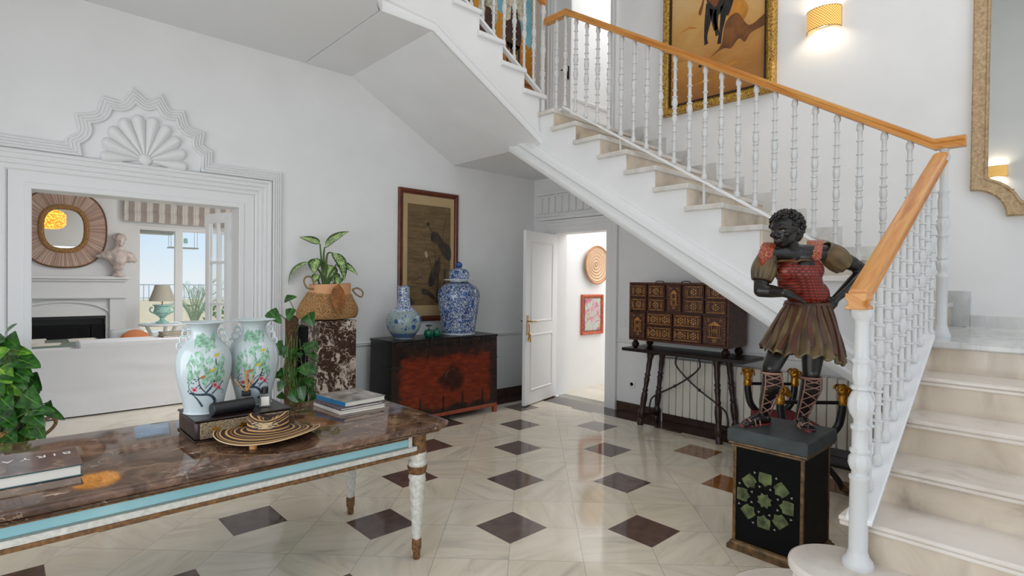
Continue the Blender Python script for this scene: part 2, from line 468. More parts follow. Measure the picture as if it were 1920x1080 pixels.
def m_blue_white():
    # underglaze scrollwork: dark blue curls and flowers on white, from the pot's own coordinates
    def mk(name, scale, thr, flower, body, cov=.05):
        g = G(name); p = g.pos()
        d = g.noise(p, scale*.55, 3, .6, col=True)
        q = g.n('ShaderNodeVectorMath', {0: p, 1: g.n('ShaderNodeVectorMath', {0: d, 1: (.06, .06, .06)}, operation='MULTIPLY').outputs[0]}, operation='ADD').outputs[0]
        e = g.vor(q, scale, 'DISTANCE_TO_EDGE'); f = g.vor(q, scale*1.9, 'F1')
        n1 = g.noise(p, scale, 2, .5, 1.2); n2 = g.noise(g.mapv(p, (1, 1, 1), (0, 0, 0), (3, 1, 2)), scale*1.3, 1, .5, .8)
        curl = g.mth('MAXIMUM', g.lt(g.absf(g.sub(n1, .5)), cov), g.lt(g.absf(g.sub(n2, .5)), cov*.8))
        curl = g.mth('MAXIMUM', curl, g.gt(n2, .64))
        fl = g.vor(p, flower, 'F1'); fc = g.lt(g.add(fl, g.mul(g.sub(g.noise(p, 40, 2), .5), .25)), .22)
        blue = g.ramp(g.noise(p, 24, 4), [(.3, '#16264c'), (.55, '#24427e'), (.75, '#5070a6')])
        c = g.mix(curl, body, blue); c = g.mix(fc, c, g.ramp(g.noise(p, 60, 3), [(.35, '#14305f'), (.65, '#3567a3')]))
        return g, c, p, blue
    g, c, p, blue = mk('blue_scroll_porcelain', 30, .15, 7.5, '#bcc6cd', .052); M['bluejar'] = g.out(c, .1, spec=.6)
    # bottle vase: white belly with sprays, dense neck, striped foot (local z from the foot)
    g, c, p, blue = mk('blue_spray_porcelain', 40, .15, 20, '#c9d2d6', .04); x, y, z = g.xyz(p)
    ang = g.mth('ARCTAN2', x, g.mul(y, -1.)); q = g.vec(g.mul(ang, .16), z)
    fl = g.vor(g.mapv(q, (1, 1, 1), (0, 0, 0), (.07, .02, 0)), 6.2, 'F1', rnd=.65)
    leaf = g.mul(g.lt(g.vor(q, 42, 'F1'), .33), g.mul(g.lt(fl, .46), g.gt(g.noise(q, 17, 2), .42)))
    blo = g.mul(g.lt(fl, .19), g.gt(g.vor(q, 75, 'DISTANCE_TO_EDGE'), .06))
    bel = lin('#c6cfce')
    c = g.mix(g.lt(z, .285), c, bel)
    band = g.mul(g.gt(z, .284), g.lt(z, .312)); c = g.mix(band, c, g.mix(g.gt(g.vor(p, 70, 'F1'), .42), blue, '#b9c6d6'))
    st = g.mul(g.lt(z, .06), g.gt(z, .012)); c = g.mix(st, c, g.mix(g.gt(g.mth('SINE', g.mul(ang, 44)), .35), '#1c3a68', '#8ea4bf'))
    M['bluevase'] = g.out(c, .08, spec=.6)
m_blue_white()
def m_basketry():
    g = G('woven_seagrass'); p = g.pos()
    c = g.ramp(g.noise(p, 95, 3, .7), [(.32, '#5a3c20'), (.5, '#a67a4a'), (.68, '#d3ab78')]); M['seagrass'] = g.out(c, .9)
    g.bump(g.vor(p, 120), .8, .006)
    g = G('raffia_rays'); p = g.pos(); x, y, z = g.xyz(p); an = g.mth('ARCTAN2', z, x)
    r = g.white(g.vec(g.mth('FLOOR', g.mul(an, 70)), 0)); M['raffia'] = g.out(g.ramp(r, [(0, '#9c7f72'), (.5, '#c3a596'), (1, '#d9c2b4')]), .85)
    g = G('coiled_straw'); p = g.pos(); x, y, z = g.xyz(p); rr = g.mth('SQRT', g.add(g.mul(x, x), g.mul(z, z))); an = g.mth('ARCTAN2', z, x)
    bands = g.mth('SINE', g.mul(rr, 150)); rad = g.mth('SINE', g.mul(an, 44)); k = g.mth('SINE', g.mul(rr, 42))
    f = g.add(g.mul(g.mul(bands, .5), 1.), g.mul(g.mul(rad, g.gt(k, .2)), .6))
    M['coil'] = g.out(g.ramp(g.mr(f, -1, 1), [(.1, '#a37a5a'), (.45, '#c6a384'), (.9, '#dbc2a4')]), .85); g.bump(bands, .4, .004)
m_basketry()
def m_hat():
    g = G('striped_cane_brim'); x, y = g.xyz(g.uv())[:2]
    n = g.noise(g.uv(), 3, 2); s = g.ramp(g.add(y, g.mul(g.sub(n, .5), .03)), [(0, '#b98c55'), (.07, '#2f1d18'), (.18, '#c99b5c'), (.25, '#33201a'), (.38, '#c99c5d'), (.43, '#3a251d'), (.50, '#8f6a42'), (.54, '#33201a'), (.61, '#c99b5c'), (.68, '#2f1d18'), (.80, '#c0935a'), (.85, '#37221b'), (.89, '#b98c55'), (.915, '#2b1a16')], 'CONSTANT')
    M['hatbrim'] = g.out(s, .7); g.bump(g.mth('SINE', g.mul(y, 170)), .3, .002)
    g = G('figured_cane_band'); x, y = g.xyz(g.uv())[:2]
    z1 = g.mth('SINE', g.add(g.mul(x, 90), g.mul(g.mth('PINGPONG', y, .25), 26)))
    blk = g.gt(g.mth('SINE', g.mul(x, 23)), -.35)
    f = g.mth('MAXIMUM', g.mul(g.gt(z1, .15), blk), g.mul(g.gt(g.noise(g.uv(), 26, 3), .52), .8))
    c = g.mix(f, '#cdb083', '#241713')
    M['hatband'] = g.out(c, .7)
m_hat()
def m_blind():
    g = G('striped_blind'); x, y, z = g.xyz(wpos(g))
    s = g.mth('FRACT', g.mul(x, 6.2)); s2 = g.mth('FRACT', g.add(g.mul(x, 24.8), .2))
    c = g.mix(g.lt(s, .5), '#d9d4cd', '#a59a95'); c = g.mix(g.mul(g.gt(s2, .78), .5), c, '#b9afa9')
    M['blind'] = g.out(c, .9)
    g = G('glowing_rattan'); p = g.pos(); e = g.vor(p, 34, 'F1')
    M['glowrattan'] = g.out('#c98d3a', .7, Emission_Color=lin('#ffab40'), Emission_Strength=g.mr(e, .1, .6, 4., .8))
    g = G('glowing_cane_shade'); x, y, z = g.xyz(g.uv())
    a = g.mth('SINE', g.mul(x, 110)); b = g.mth('SINE', g.mul(y, 48)); k = g.gt(g.mul(a, b), .0)
    M['caneshade'] = g.out(g.mix(k, '#b97f2c', '#e6bd62'), .7, Emission_Color=g.mix(k, '#b8700f', '#ffe09a'), Emission_Strength=.62)
m_blind()
def m_leaf(name, dark, light, mid, vari=False):
    g = G(name); x, y, z = g.xyz(g.uv()); cx = g.absf(g.sub(x, .5))
    n = g.noise(g.pos(), 30, 4)
    if vari:
        sv = g.mth('SINE', g.add(g.mul(y, 60), g.mul(cx, -34)))
        f = g.mul(g.lt(g.add(cx, g.mul(sv, .05)), .33), g.gt(g.add(n, g.mul(sv, .12)), .44))
        c = g.mix(f, dark, light); c = g.mix(g.lt(cx, .025), c, mid)
    else:
        c = g.mix(g.mr(n, .35, .7), dark, light); c = g.mix(g.lt(cx, .025), c, mid)
        sv = g.mth('SINE', g.add(g.mul(y, 38), g.mul(cx, -30))); g.bump(sv, .08, .002)
    M[name] = g.out(c, .28, spec=.5)
m_leaf('leaf_pothos', '#1a3a15', '#376d24', '#588233')
m_leaf('leaf_light', '#3f7a22', '#86b336', '#a9c65a')
m_leaf('leaf_dieff', '#2a4d1b', '#a8c27b', '#c4d69a', True)
m_leaf('leaf_palm', '#86a07c', '#b2c4a4', '#bccdb0')
def m_canvas():
    g = G('silk_scroll_ground'); p = g.pos()
    c = g.ramp(g.noise(g.mapv(p, (1, 1, 5)), 3.5, 6, .65), [(.3, '#55422c'), (.5, '#6d583c'), (.7, '#7e6849')])
    c = g.mix(g.mul(g.gt(g.noise(g.mapv(p, (2, 1, 9)), 7, 4), .66), .5), c, '#9c8765'); M['silk'] = g.out(c, .6, spec=.3)
    plain('silkink', '#3b2f25', .6, nz=.25, nscale=14); plain('silkink2', '#2a1c18', .6); plain('silkpale', '#a8947a', .6)
    g = G('painted_desert'); x, y, z = g.xyz(g.pos())
    n = g.noise(g.pos(), 3, 5, .6, .6)
    f = g.add(g.mul(z, .42), g.mul(g.sub(n, .5), .35))
    c = g.ramp(f, [(0, '#8d5a26'), (.18, '#b27a3a'), (.36, '#c99a58'), (.52, '#d3ae78'), (.75, '#dcc39b')]); M['desert'] = g.out(c, .5)
    plain('ph_dark', '#23201f', .5, nz=.5, nscale=12); plain('ph_shadow', '#6e4420', .5, nz=.3, nscale=8); plain('ph_grey', '#9b8f86', .5, nz=.3, nscale=14)
    plain('ph_yellow', '#c99a1e', .5); plain('ph_skin', '#7a4526', .5); plain('ph_dust', '#b67a2c', .5, nz=.15, nscale=6)
    g = G('painted_plain'); x, y, z = g.xyz(g.pos()); n = g.noise(g.pos(), 5, 4)
    c = g.ramp(g.add(g.mul(z, .5), g.mul(g.sub(n, .5), .25)), [(0, '#9c5a10'), (.25, '#c9821a'), (.55, '#d99a2a'), (.9, '#dba83c')]); M['plainpaint'] = g.out(c, .5)
    plain('sky_paint', '#7fbccb', .5, nz=.08, nscale=4); plain('robe', '#b9b09c', .5, nz=.3, nscale=18); plain('horsebrown', '#3e2418', .5, nz=.5, nscale=14)
    g = G('gilt_frame'); p = g.pos(); w = g.vor(p, 55)
    M['giltframe'] = g.out(g.ramp(g.add(w, g.mul(g.noise(p, 40, 3), .4)), [(.25, '#4a2f12'), (.5, '#8d6424'), (.8, '#c59a45')]), .42, .35); g.bump(w, .5, .004)
    g = G('floral_painting'); p = g.pos(); n = g.noise(p, 9, 4, .6, 1.5); m = g.noise(p, 6, 3, .5, 2)
    c = g.ramp(n, [(.3, '#8fb3a6'), (.45, '#b7c4b5'), (.55, '#c58ba0'), (.65, '#b0466f'), (.75, '#d8c6b5')]); c = g.mix(g.mul(g.gt(m, .58), .6), c, '#b8a34a'); M['floral'] = g.out(c, .5)
    g = G('carved_mirror_frame'); p = g.pos(); n = g.vor(p, 26); k = g.noise(p, 60, 3)
    M['mirrorframe'] = g.out(g.ramp(g.add(g.mul(n, .25), g.mul(k, .7)), [(.25, '#94795a'), (.5, '#b59a76'), (.75, '#cbb48f')]), .6, .1); g.bump(g.add(n, g.mul(k, .4)), .8, .006)
    g = G('mirror_glass'); M['mirror'] = g.out('#e9ecec', .01, 1.)
    g = G('clear_glass'); g.t.nodes.remove(g.b)
    lw = g.n('ShaderNodeLayerWeight', {0: .5}); fr = g.add(g.mul(g.mth('POWER', lw.outputs['Facing'], 4), .6), .04); tr = g.n('ShaderNodeBsdfTransparent', {0: (.97, .98, .98, 1)}); gl = g.n('ShaderNodeBsdfGlossy', {1: .02})
    mx = g.n('ShaderNodeMixShader', {0: fr, 1: tr, 2: gl}); g.t.links.new(mx.outputs[0], g.t.nodes['Material Output'].inputs[0]); M['glass'] = g.m
m_canvas()
def m_statue():
    g = G('red_scale_cuirass'); p = g.pos()
    x, y, z = g.xyz(p)
    row = g.mul(z, 62); off = g.mul(g.mth('MODULO', g.mth('FLOOR', row), 2), .5)
    fx = g.sub(g.mth('FRACT', g.add(g.mul(x, 52), off)), .5); fy = g.sub(g.mth('FRACT', row), .62)
    d = g.mth('SQRT', g.add(g.mul(fx, fx), g.mul(fy, fy)))
    c = g.ramp(g.add(d, g.mul(g.sub(g.noise(p, 8, 3), .5), .5)), [(.1, '#9a3521'), (.35, '#7f2417'), (.55, '#4a120c')]); M['cuirass'] = g.out(c, .35, spec=.5); g.bump(d, -.6, .006)
    g = G('red_gold_strap'); p = g.pos(); e = g.vor(p, 46, 'DISTANCE_TO_EDGE')
    M['strap'] = g.out(g.mix(g.lt(e, .028), '#8e2a1c', '#b8924e'), .4)
    g = G('olive_skirt'); p = g.pos(); M['skirt'] = g.out(g.ramp(g.noise(g.mapv(p, (1, 1, .25)), 16, 4), [(.3, '#3b2a1c'), (.5, '#5d4a2e'), (.72, '#7c6c43')]), .35, spec=.5)
    g = G('table_blue'); p = g.pos(); M['blue'] = g.out(g.ramp(g.noise(p, 4, 4), [(.3, '#86b9c2'), (.7, '#a3cfd4')]), .3, spec=.5)
m_statue()
def m_famille():
    g = G('famille_rose_porcelain'); M['vase'] = g.out('#c0cacb', .08, spec=.6)
    plain('vgreen', '#86ad94', .2, nz=.25, nscale=60); plain('vink', '#3c4a56', .2, nz=.3, nscale=60); plain('vred', '#b5384b', .2); plain('vpink', '#d58f97', .2); plain('vyellow', '#c9b13a', .2); plain('vbrown', '#a7703f', .2)
m_famille()

# ================================================================ room shell
LY, BX = 5.3, 5.34                      # the hall's left wall (y) and back wall (x)
OX0, OX1, OZ = .172, 1.572, 2.125       # opening to the living room
DY0, DY1, DZ = 4.06, 4.88, 2.125        # door in the back wall
ZT = 6.2
def bx(*b): return MB().box(*b)
def struct0(name, mb, mats, smooth=35):
    o = bpy.data.objects.new(name, mesh(name, mb, mats, smooth=smooth)); COL.objects.link(o); XF[o.name] = Matrix.Identity(4); o['kind'] = 'structure'; return o
struct0('floor', bx(-1.2, BX, -2.6, LY, -.1, 0), M['floor'])
w = MB(); w.box(-1.2, OX0, LY, LY+.2, 0, ZT).box(OX1, BX+.2, LY, LY+.2, 0, ZT).box(OX0, OX1, LY, LY+.2, OZ, ZT)
struct0('wall_left', w, M['wall'])
w = MB(); w.box(BX, BX+.2, -2.6, 4.04, 0, ZT).box(BX, BX+.2, 4.04, DY0, 0, 3.14).box(BX, BX+.2, DY0, DY1, DZ, 3.14).box(BX, BX+.2, DY1, LY, 0, 3.14)
w.box(BX, BX+.2, 4.04, 4.95, 5.3, ZT).box(BX, BX+.2, 4.95, LY, 3.14, ZT)
struct0('wall_back', w, M['wall'])
# unseen sides behind the viewpoint, windows placed and sized to light the hall
w = MB(); w.box(-1.4, -1.2, -2.6, -.8, 0, ZT).box(-1.4, -1.2, 4.0, LY+.2, 0, ZT).box(-1.4, -1.2, -.8, 4.0, 0, .25).box(-1.4, -1.2, -.8, 4.0, 2.5, ZT)
struct0('wall_front', w, M['wall'])
w = MB(); w.box(-1.4, -.7, -2.8, -2.6, 0, ZT).box(4.1, BX+.2, -2.8, -2.6, 0, ZT).box(-.7, 4.1, -2.8, -2.6, 0, .25).box(-.7, 4.1, -2.8, -2.6, 5.4, ZT)
struct0('wall_right', w, M['wall'])
struct0('ceiling', bx(-1.4, BX+.2, -2.8, LY+.2, ZT, ZT+.1), M['ceil'])
# underside of the upper gallery, above the left wall
gp = [(-1.2, 5.3), (2.16, 5.3), (2.16, 3.87), (1.2, 2.62), (-1.2, 2.62)]
gal = MB().prism([(x, y, 3.585) for x, y in gp], (0, 0, .5))
struct0('ceiling.001', gal, M['ceil'])
for nm, x0, x1, pl, q in (('window_1', -.7, 4.1, 'y', -2.7), ('window_2', -.8, 4.0, 'x', -1.3)):
    w = MB()
    def wb(a0, a1, z0, z1, t=.04):
        if pl == 'y': w.box(a0, a1, q-t, q+t, z0, z1)
        else: w.box(q-t, q+t, a0, a1, z0, z1)
    zt = 5.4 if pl == 'y' else 2.5
    n = 4 if pl == 'y' else 3
    for k in range(n+1):
        c = x0 + (x1-x0)*k/n; wb(max(x0, c-.04), min(x1, c+.04), .25, zt)
    for z in ([.25, 2.6, 5.32] if pl == 'y' else [.25, 2.42]): wb(x0, x1, z, z+.08, .041)
    wo = struct(nm, w, M['trim'])
    gl = MB()
    if pl == 'y': gl.box(x0, x1, q-.004, q+.004, .25, zt)
    else: gl.box(q-.004, q+.004, x0, x1, .25, zt)
    part('pane', gl, M['glass'], wo)

# baseboards and dado rails
def base_left(x0, x1, nm): struct(nm, MB().box(x0, x1, LY-.016, LY, 0, .105), M['skirting'], bev=.003)
base_left(1.95, BX, 'baseboard_left')
struct('baseboard_back', MB().box(BX-.016, BX, -2.6, 3.885, 0, .105), M['skirting'], bev=.003)
struct('baseboard_back.001', MB().box(BX-.016, BX, 5.06, LY-.016, 0, .105), M['skirting'], bev=.003)
dado = [(0, 0), (0, .018), (.012, .024), (.022, .018), (.034, .02), (.045, .012), (.052, 0)]
def dado_run(name, a, b, nrm):
    struct(name, MB().sweep(dado, [a, b], nrm), M['trim'])
dado_run('trim_3', (BX, LY, .84), (1.955, LY, .84), (0, -1, 0))
dado_run('trim_4', (BX, 3.0, .84), (BX, 3.885, .84), (-1, 0, 0)) if False else dado_run('trim_4', (BX, -2.6+1.0, .84), (BX, 3.885, .84), (-1, 0, 0))

# moulded surround of the living room opening with the scalloped arch
surround = thing('trim_1', None, None, (.872, LY, 0), kind='structure')
YF = LY
def fl(n, w, d0, d1, step=.011):      # ridged profile from the inside edge outwards
    pr = [(0, 0), (0, d0)]
    for k in range(n):
        a = w*k/n; d = d0 + (d1-d0)*k/n
        pr += [(a+.1*w/n, d+step*.2), (a+.3*w/n, d+step), (a+.62*w/n, d+step), (a+.82*w/n, d+step*.2), (a+w/n, d)]
    return pr + [(w, d1), (w, 0)]
fr = MB()
fr.sweep([(-.001, -.2), (-.001, .024), (.004, .028), (.04, .028), (.045, .02), (.128, .02), (.132, .0)], [(OX0, YF, 0), (OX0, YF, OZ), (OX1, YF, OZ), (OX1, YF, 0)], (0, -1, 0))
part('door_lining', fr, M['trim'], surround)
xi0, xi1, zi = OX0-.132, OX1+.132, OZ+.122
mo = MB().sweep(fl(4, .15, .024, .046), [(xi0, YF, 0), (xi0, YF, zi), (xi1, YF, zi), (xi1, YF, 0)], (0, -1, 0))
part('fluted_architrave', mo, M['trim'], surround)
CX, CZ = .862, 2.455
cus = [(-.445, .035), (-.375, .215), (-.235, .36), (-.07, .445), (.085, .44), (.225, .365), (.36, .235), (.435, .09)]
z1 = zi+.152
pth = [(xi0-.152, YF, 0), (xi0-.152, YF, z1)]
pth += [(CX-.40, YF, z1)]
def arc_between(a, b, n=6, dep=.035):
    m = [(a[0]+b[0])/2, (a[1]+b[1])/2]; l = sqrt(m[0]**2+m[1]**2); out = []
    for k in range(n):
        t = k/n; q = 4*t*(1-t)*dep
        out.append((a[0]+(b[0]-a[0])*t - m[0]/l*q, a[1]+(b[1]-a[1])*t - m[1]/l*q))
    return out
sc_ = []
cc = [(-.395, z1-CZ)] + cus + [(.395, z1-CZ)]
for a, b in zip(cus, cus[1:]): sc_ += arc_between(a, b)
sc_.append(cus[-1])
arch = [(CX+a*.93, YF, CZ+b*.93) for a, b in sc_]
pth += arch + [(CX+.40, YF, z1), (xi1+.152, YF, z1), (xi1+.152, YF, 0)]
mo = MB().sweep(fl(4, .088, .046, .02, .012), pth, (0, -1, 0))
part('scalloped_band', mo, M['trim'], surround)
bk = MB().prism([(CX+a*.95, YF-.022, CZ+b*.95) for a, b in [(-.40, -.18)] + sc_ + [(.40, -.18)]], (0, .022, 0))
part('shell_backing', bk, M['trim'], surround)
NL = 10
def shell_pt(u, v):
    th = pi*(-.075 + 1.15*u); k = u*NL; f = k - math.floor(k); lobe = sin(pi*min(max(f, 0), 1))
    R = (.335 + .03*cos(th-pi/2)**2)*(.87+.13*sqrt(max(lobe, 0)))
    r = .035 + (R-.035)*v
    hgt = .022 + (.012+.040*v)*abs(lobe)**.7*(1 if v < .93 else max(0, (1-v)/.07)**.5) + .012*v*(1-v)*4
    if v > .999: hgt = .02
    return V((CX - r*cos(th)*.9, YF - hgt, 2.435 + r*sin(th)))
shm = MB().grid(shell_pt, 120, 22)
shm.ball((CX, YF-.03, 2.435), .048, 16, sy=.6)
part('shell_relief', shm, M['trim'], surround, smooth=60)
hg = MB()
for z in (.25, 1.05, 1.95): hg.box(OX0-.012, OX0+.004, LY+.03, LY+.05, z, z+.1)
part('hinge', hg, M['brass'], surround)

# white glazed door folded back into the living room
dg = thing('door_2', None, None, (OX1-.01, LY+.2, 0), rz=radians(108), kind='structure')
f = MB(); W, Hh = .35, 2.10
f.box(0, .06, -.02, .02, .01, Hh).box(W-.06, W, -.02, .02, .01, Hh).box(.06, W-.06, -.02, .02, Hh-.09, Hh).box(.06, W-.06, -.02, .02, .01, .5)
for z in (.86, 1.25, 1.64): f.box(.06, W-.06, -.014, .014, z-.013, z+.013)
f.box(W/2-.010, W/2+.010, -.0145, .0145, .5, Hh-.09)
part('door_leaf', f, M['doorwhite'], dg, world=False, bev=.003)
part('glass_panes', MB().box(.06, W-.06, -.003, .003, .5, Hh-.09), M['glass'], dg, world=False)
h = MB()
for z in (.3, 1.1, 1.85): h.lathe([(.008, z), (.008, z+.09)], (0.0, -.028, 0), 10).box(.0, .03, -.025, -.0205, z, z+.09)
part('hinge', h, M['brass'], dg, world=False)

# panelled door of the hall, standing open
ang = atan2(4.715-4.90, 4.618-5.34)
dh = thing('door_1', None, None, (5.325, 4.872, 0), rz=ang, kind='structure')
W = .79; Hh = 2.105; T = .02
f = MB(); f.box(0, W, -T, T, .012, Hh)
dl = part('door_leaf', f, M['doorwhite'], dh, world=False, bev=.003)
for nm, z0, z1_ in (('upper', 1.0, 1.98), ('lower', .17, .86)):
    p = MB()
    for sgn in (-1, 1):
        prf = [(0, 0), (0, .004), (.008, .010), (.02, .008), (.028, 0)]
        yy = T*sgn
        a = [(.12, yy, z0), (W-.12, yy, z0), (W-.12, yy, z1_), (.12, yy, z1_)]
        if sgn > 0: a = a[::-1]
        p.sweep(prf, a, (0, sgn, 0), closed=True)
    part('panel_moulding', p, M['doorwhite'], dh, world=False)
for nm, z in (('handle', 1.02),):
    p = MB()
    for s in (-1, 1):
        p.box(W-.065, W-.03, s*T if s > 0 else -T-.004, s*T+.004 if s > 0 else -T, .86, 1.09)
        p.tube([(W-.048, s*T, z), (W-.048, s*(T+.05), z), (W-.06, s*(T+.055), z), (W-.17, s*(T+.052), z-.005)], .008, 8)
        p.tube([(W-.048, s*(T+.018), .985), (W-.048, s*(T+.03), .93), (W-.048, s*(T+.018), .875)], .005, 6)
    part('handle', p, M['brass'], dh, world=False)
ts = MB(); ts.ball((W-.045, T+.03, .86), .02, 10, sz=.8); ts.lathe([(.006, 0), (.016, -.02), (.02, -.07), (.014, -.075)], (W-.045, T+.03, .85), 10)
ts.tube([(W-.06, T+.045, 1.0), (W-.055, T+.05, .93), (W-.045, T+.03, .86)], .003, 5)
part('key_tassel', ts, M['brass'], dh, world=False)

# casing and reeded overdoor of the hall door
cas = thing('trim_2', None, None, (BX, 4.47, 0), kind='structure')
pr_ = [(0, 0), (0, .02), (.012, .026), (.05, .026), (.06, .034), (.09, .036), (.1, .03), (.135, .03), (.145, .042), (.172, .044), (.172, 0)]
mo = MB().sweep([(a, b) for a, b in pr_], [(BX, DY1, 0), (BX, DY1, DZ), (BX, DY0, DZ), (BX, DY0, 0)], (-1, 0, 0))
part('architrave', mo, M['trim'], cas)
fz = MB()
fz.box(BX-.045, BX, DY0-.2, 5.22, 2.305, 2.35).box(BX-.06, BX, DY0-.22, 5.235, 2.35, 2.375)
fz.box(BX-.02, BX, DY0-.18, 5.20, 2.375, 2.64).box(BX-.05, BX, DY0-.2, 5.22, 2.64, 2.68)
for k in range(11):
    y = DY0-.12 + k*.118; fz.box(BX-.045, BX-.019, y, y+.075, 2.40, 2.61)
part('reeded_frieze', fz, M['trim'], cas, bev=.004)

# ================================================================ bright passage behind the hall door, upper passage
p = MB(); p.box(BX+.2, 9.2, 3.0, 5.0, -.1, 0)
struct('floor_passage' if False else 'floor.001', p, M['floor2'])
p = MB(); p.box(BX+.2, 9.2, 5.0, 5.2, 0, 2.9).box(BX+.2, 9.2, 2.8, 3.0, 0, 2.9).box(9.2, 9.4, 2.8, 5.2, 0, 2.9)
struct('wall_passage', p, M['wall'])
struct('ceiling.002', MB().box(BX+.2, 9.4, 2.8, 5.2, 2.9, 3.0), M['ceil'])
p = MB(); p.box(BX+.2, 7.2, 5.0, 5.2, 3.19, 6.0).box(BX+.2, 7.2, 2.8, 3.0, 3.19, 6.0).box(7.2, 7.4, 2.8, 5.2, 3.19, 6.0)
struct('wall_passage.001', p, M['wall'])
struct('floor.002', MB().box(BX+.2, 7.4, 2.8, 5.2, 3.09, 3.19), M['floor2'])
struct('ceiling.003', MB().box(BX+.2, 7.4, 2.8, 5.2, 6.0, 6.1), M['ceil'])
struct('trim_5', MB().sweep(dado, [(7.2, 5.0, 4.03), (BX+.2, 5.0, 4.03)], (0, -1, 0)), M['trim'])
ud = thing('door_3', None, None, (BX+.05, 4.95, 3.19), kind='structure')
part('door_leaf', MB().box(BX+.02, BX+.06, 4.69, 4.95, 3.2, 5.29), M['doorwhite'], ud, bev=.004)
h = MB(); h.box(BX+.012, BX+.02, 4.715, 4.745, 4.1, 4.27).tube([(BX+.015, 4.73, 4.22), (BX-.04, 4.73, 4.22), (BX-.045, 4.80, 4.22)], .008, 8)
part('handle', h, M['iron_dark'], ud)
cs = thing('trim_6', None, None, (BX, 4.5, 3.19), kind='structure')
part('architrave', MB().sweep([(a*.6, b) for a, b in pr_], [(BX, 4.95, 3.19), (BX, 4.95, 5.3), (BX, 4.04, 5.3), (BX, 4.04, 3.19)], (-1, 0, 0)), M['trim'], cs)

# ================================================================ staircase
R2, G2 = .181, .2887          # middle flight
R1, G1 = .17, .2855           # lower flight
Z1 = 1.19; Z2 = Z1 + 11*R2
Y1n = lambda k: 1.928 + G2*(k-5)
st = thing('staircase', 'white plastered staircase with marble treads turning twice up through the hall', 'staircase', (4.5, 2.0, 0))
XS = 3.96
# plaster body of the middle flight and both landings
pl = [(.66, .88), (1.05, .88), (4.27, 2.87), (5.3, 2.87), (5.3, Z2-.04)]
for k in range(11, 0, -1):
    yk = Y1n(k)+.03
    pl.append((yk, Z1+R2*k-.04)); pl.append((yk, Z1+R2*(k-1)-.04))
pl.append((.66, Z1-.04))
core = MB().prism([(XS, y, z) for y, z in pl], (BX-XS, 0, 0))
part('middle_flight_body', core, M['wall'], st, smooth=0)
core = MB().box(3.83, BX, -2.59, .659, .0, Z1-.0425)
part('landing_body', core, M['wall'], st, smooth=0)
# upper flight body
R3, G3 = .187, .285; N3 = 6
X3 = lambda k: 4.03 - G3*(k-1)
pl = [(XS-.002, 2.871), (2.65, 3.583), (2.17, 3.583), (2.17, Z2+R3*6.5)]
for k in range(N3, 0, -1):
    xk = X3(k)-.03
    if k == N3: pl.append((X3(6)-.2, Z2+R3*6.5)); pl.append((X3(6)-.2, Z2+R3*k-.04))
    pl.append((xk, Z2+R3*k-.04)); pl.append((min(xk, XS-.002), Z2+R3*(k-1)-.04))
pl[-1] = (XS-.002, Z2-.04); pl[-2] = (XS-.002, Z2+R3-.04)
core = MB().prism([(x, 3.87, z) for x, z in pl], (0, LY-3.87, 0))
part('upper_flight_body', core, M['wall'], st, smooth=0)
# bottom mouldings of the strings
mp = [(0, 0), (-.012, .01), (-.012, .035), (.012, .05), (.03, .05), (.04, .036), (.075, .036), (.09, .052), (.125, .046), (.14, .02), (.16, .016), (.165, 0)]
big = [(a*1.15, b*1.25) for a, b in mp]
part('string_moulding', MB().sweep(big, [(XS, .70, .885), (XS, 1.05, .885), (XS, 4.265, 2.872)][::-1], (-1, 0, 0)), M['trim'], st)
m2 = MB().sweep([(a*.66, b*.8) for a, b in mp], [(2.05, 3.735, 3.59), (2.17, 3.87, 3.59), (2.65, 3.87, 3.588), (XS-.0, 3.87, 2.872)], (0, -1, 0))
part('string_moulding', m2, M['trim'], st)
# treads and risers
def tread_slab(x0, x1, y0, y1, z): return MB().box(x0, x1, y0, y1, z-.042, z)
for k in range(3, 8):
    x = 2.62 + G1*(k-3); z = R1*k
    x1 = x+G1+.03 if k < 7 else BX
    if k < 7: part('tread', MB().box(x, x1+.01, -2.3, .755, z-.021, z).box(x+.004, x1+.01, -2.3, .752, z-.042, z-.0208), M['stairtread_lit'], st, bev=.007)
    part('riser', MB().box(x+.028, x+.05, -2.3, .715, z-R1, z-.042), M['stair'], st)
    if k < 7: part('riser_fill', MB().box(x+.05, x1+.04, -2.3, .71, 0.0, z-.0425), M['wall'], st, smooth=0)
part('landing', MB().box(3.76, BX, -2.6, .70, Z1-.042, Z1).box(XS-.03, BX, .70, 1.0, Z1-.0415, Z1-.0005), M['landing'], st, bev=.010)
# two rounded bottom steps
def rounded(cx, cy, a, b, x0, x1, z0, z1, ys=-2.3):
    pts = [(x0, ys)] + [(cx - a*cos(pi*t/24), cy + b*sin(pi*t/24)) for t in range(25)] + [(x1, ys)]
    return [(x, y, z0) for x, y in pts], (0, 0, z1-z0)
for nm, (cx, cy, a, b) in (('round_step', (2.43, .6, .385, .525)), ('round_step', (2.53, .72, .195, .19))):
    z1_ = .17 if a > .3 else .34
    pp, d = rounded(cx, cy, a-.02, b-.02, cx-a+.02, cx+a-.02, z1_-.17, z1_-.042)
    part('riser_round', MB().prism(pp, d), M['wall'], st)
    pp, d = rounded(cx, cy, a, b, cx-a, cx+a, z1_-.042, z1_)
    part('tread_round', MB().prism(pp, d), M['stairtread_lit'], st, bev=.012)
for k in range(1, 12):
    y = Y1n(k); z = Z1+R2*k
    part('tread', MB().box(XS-.035, BX-.001, y, y+G2+.03 if k < 11 else 3.838, z-.042, z), M['treadmid'], st, bev=.008)
    part('riser', MB().box(XS+.01, BX, y+.012, y+.031, z-R2, z-.042), M['stair'], st)
part('upper_landing', MB().box(XS-.035, BX-.001, 3.84, LY-.001, Z2-.042, Z2), M['treadmid'], st)
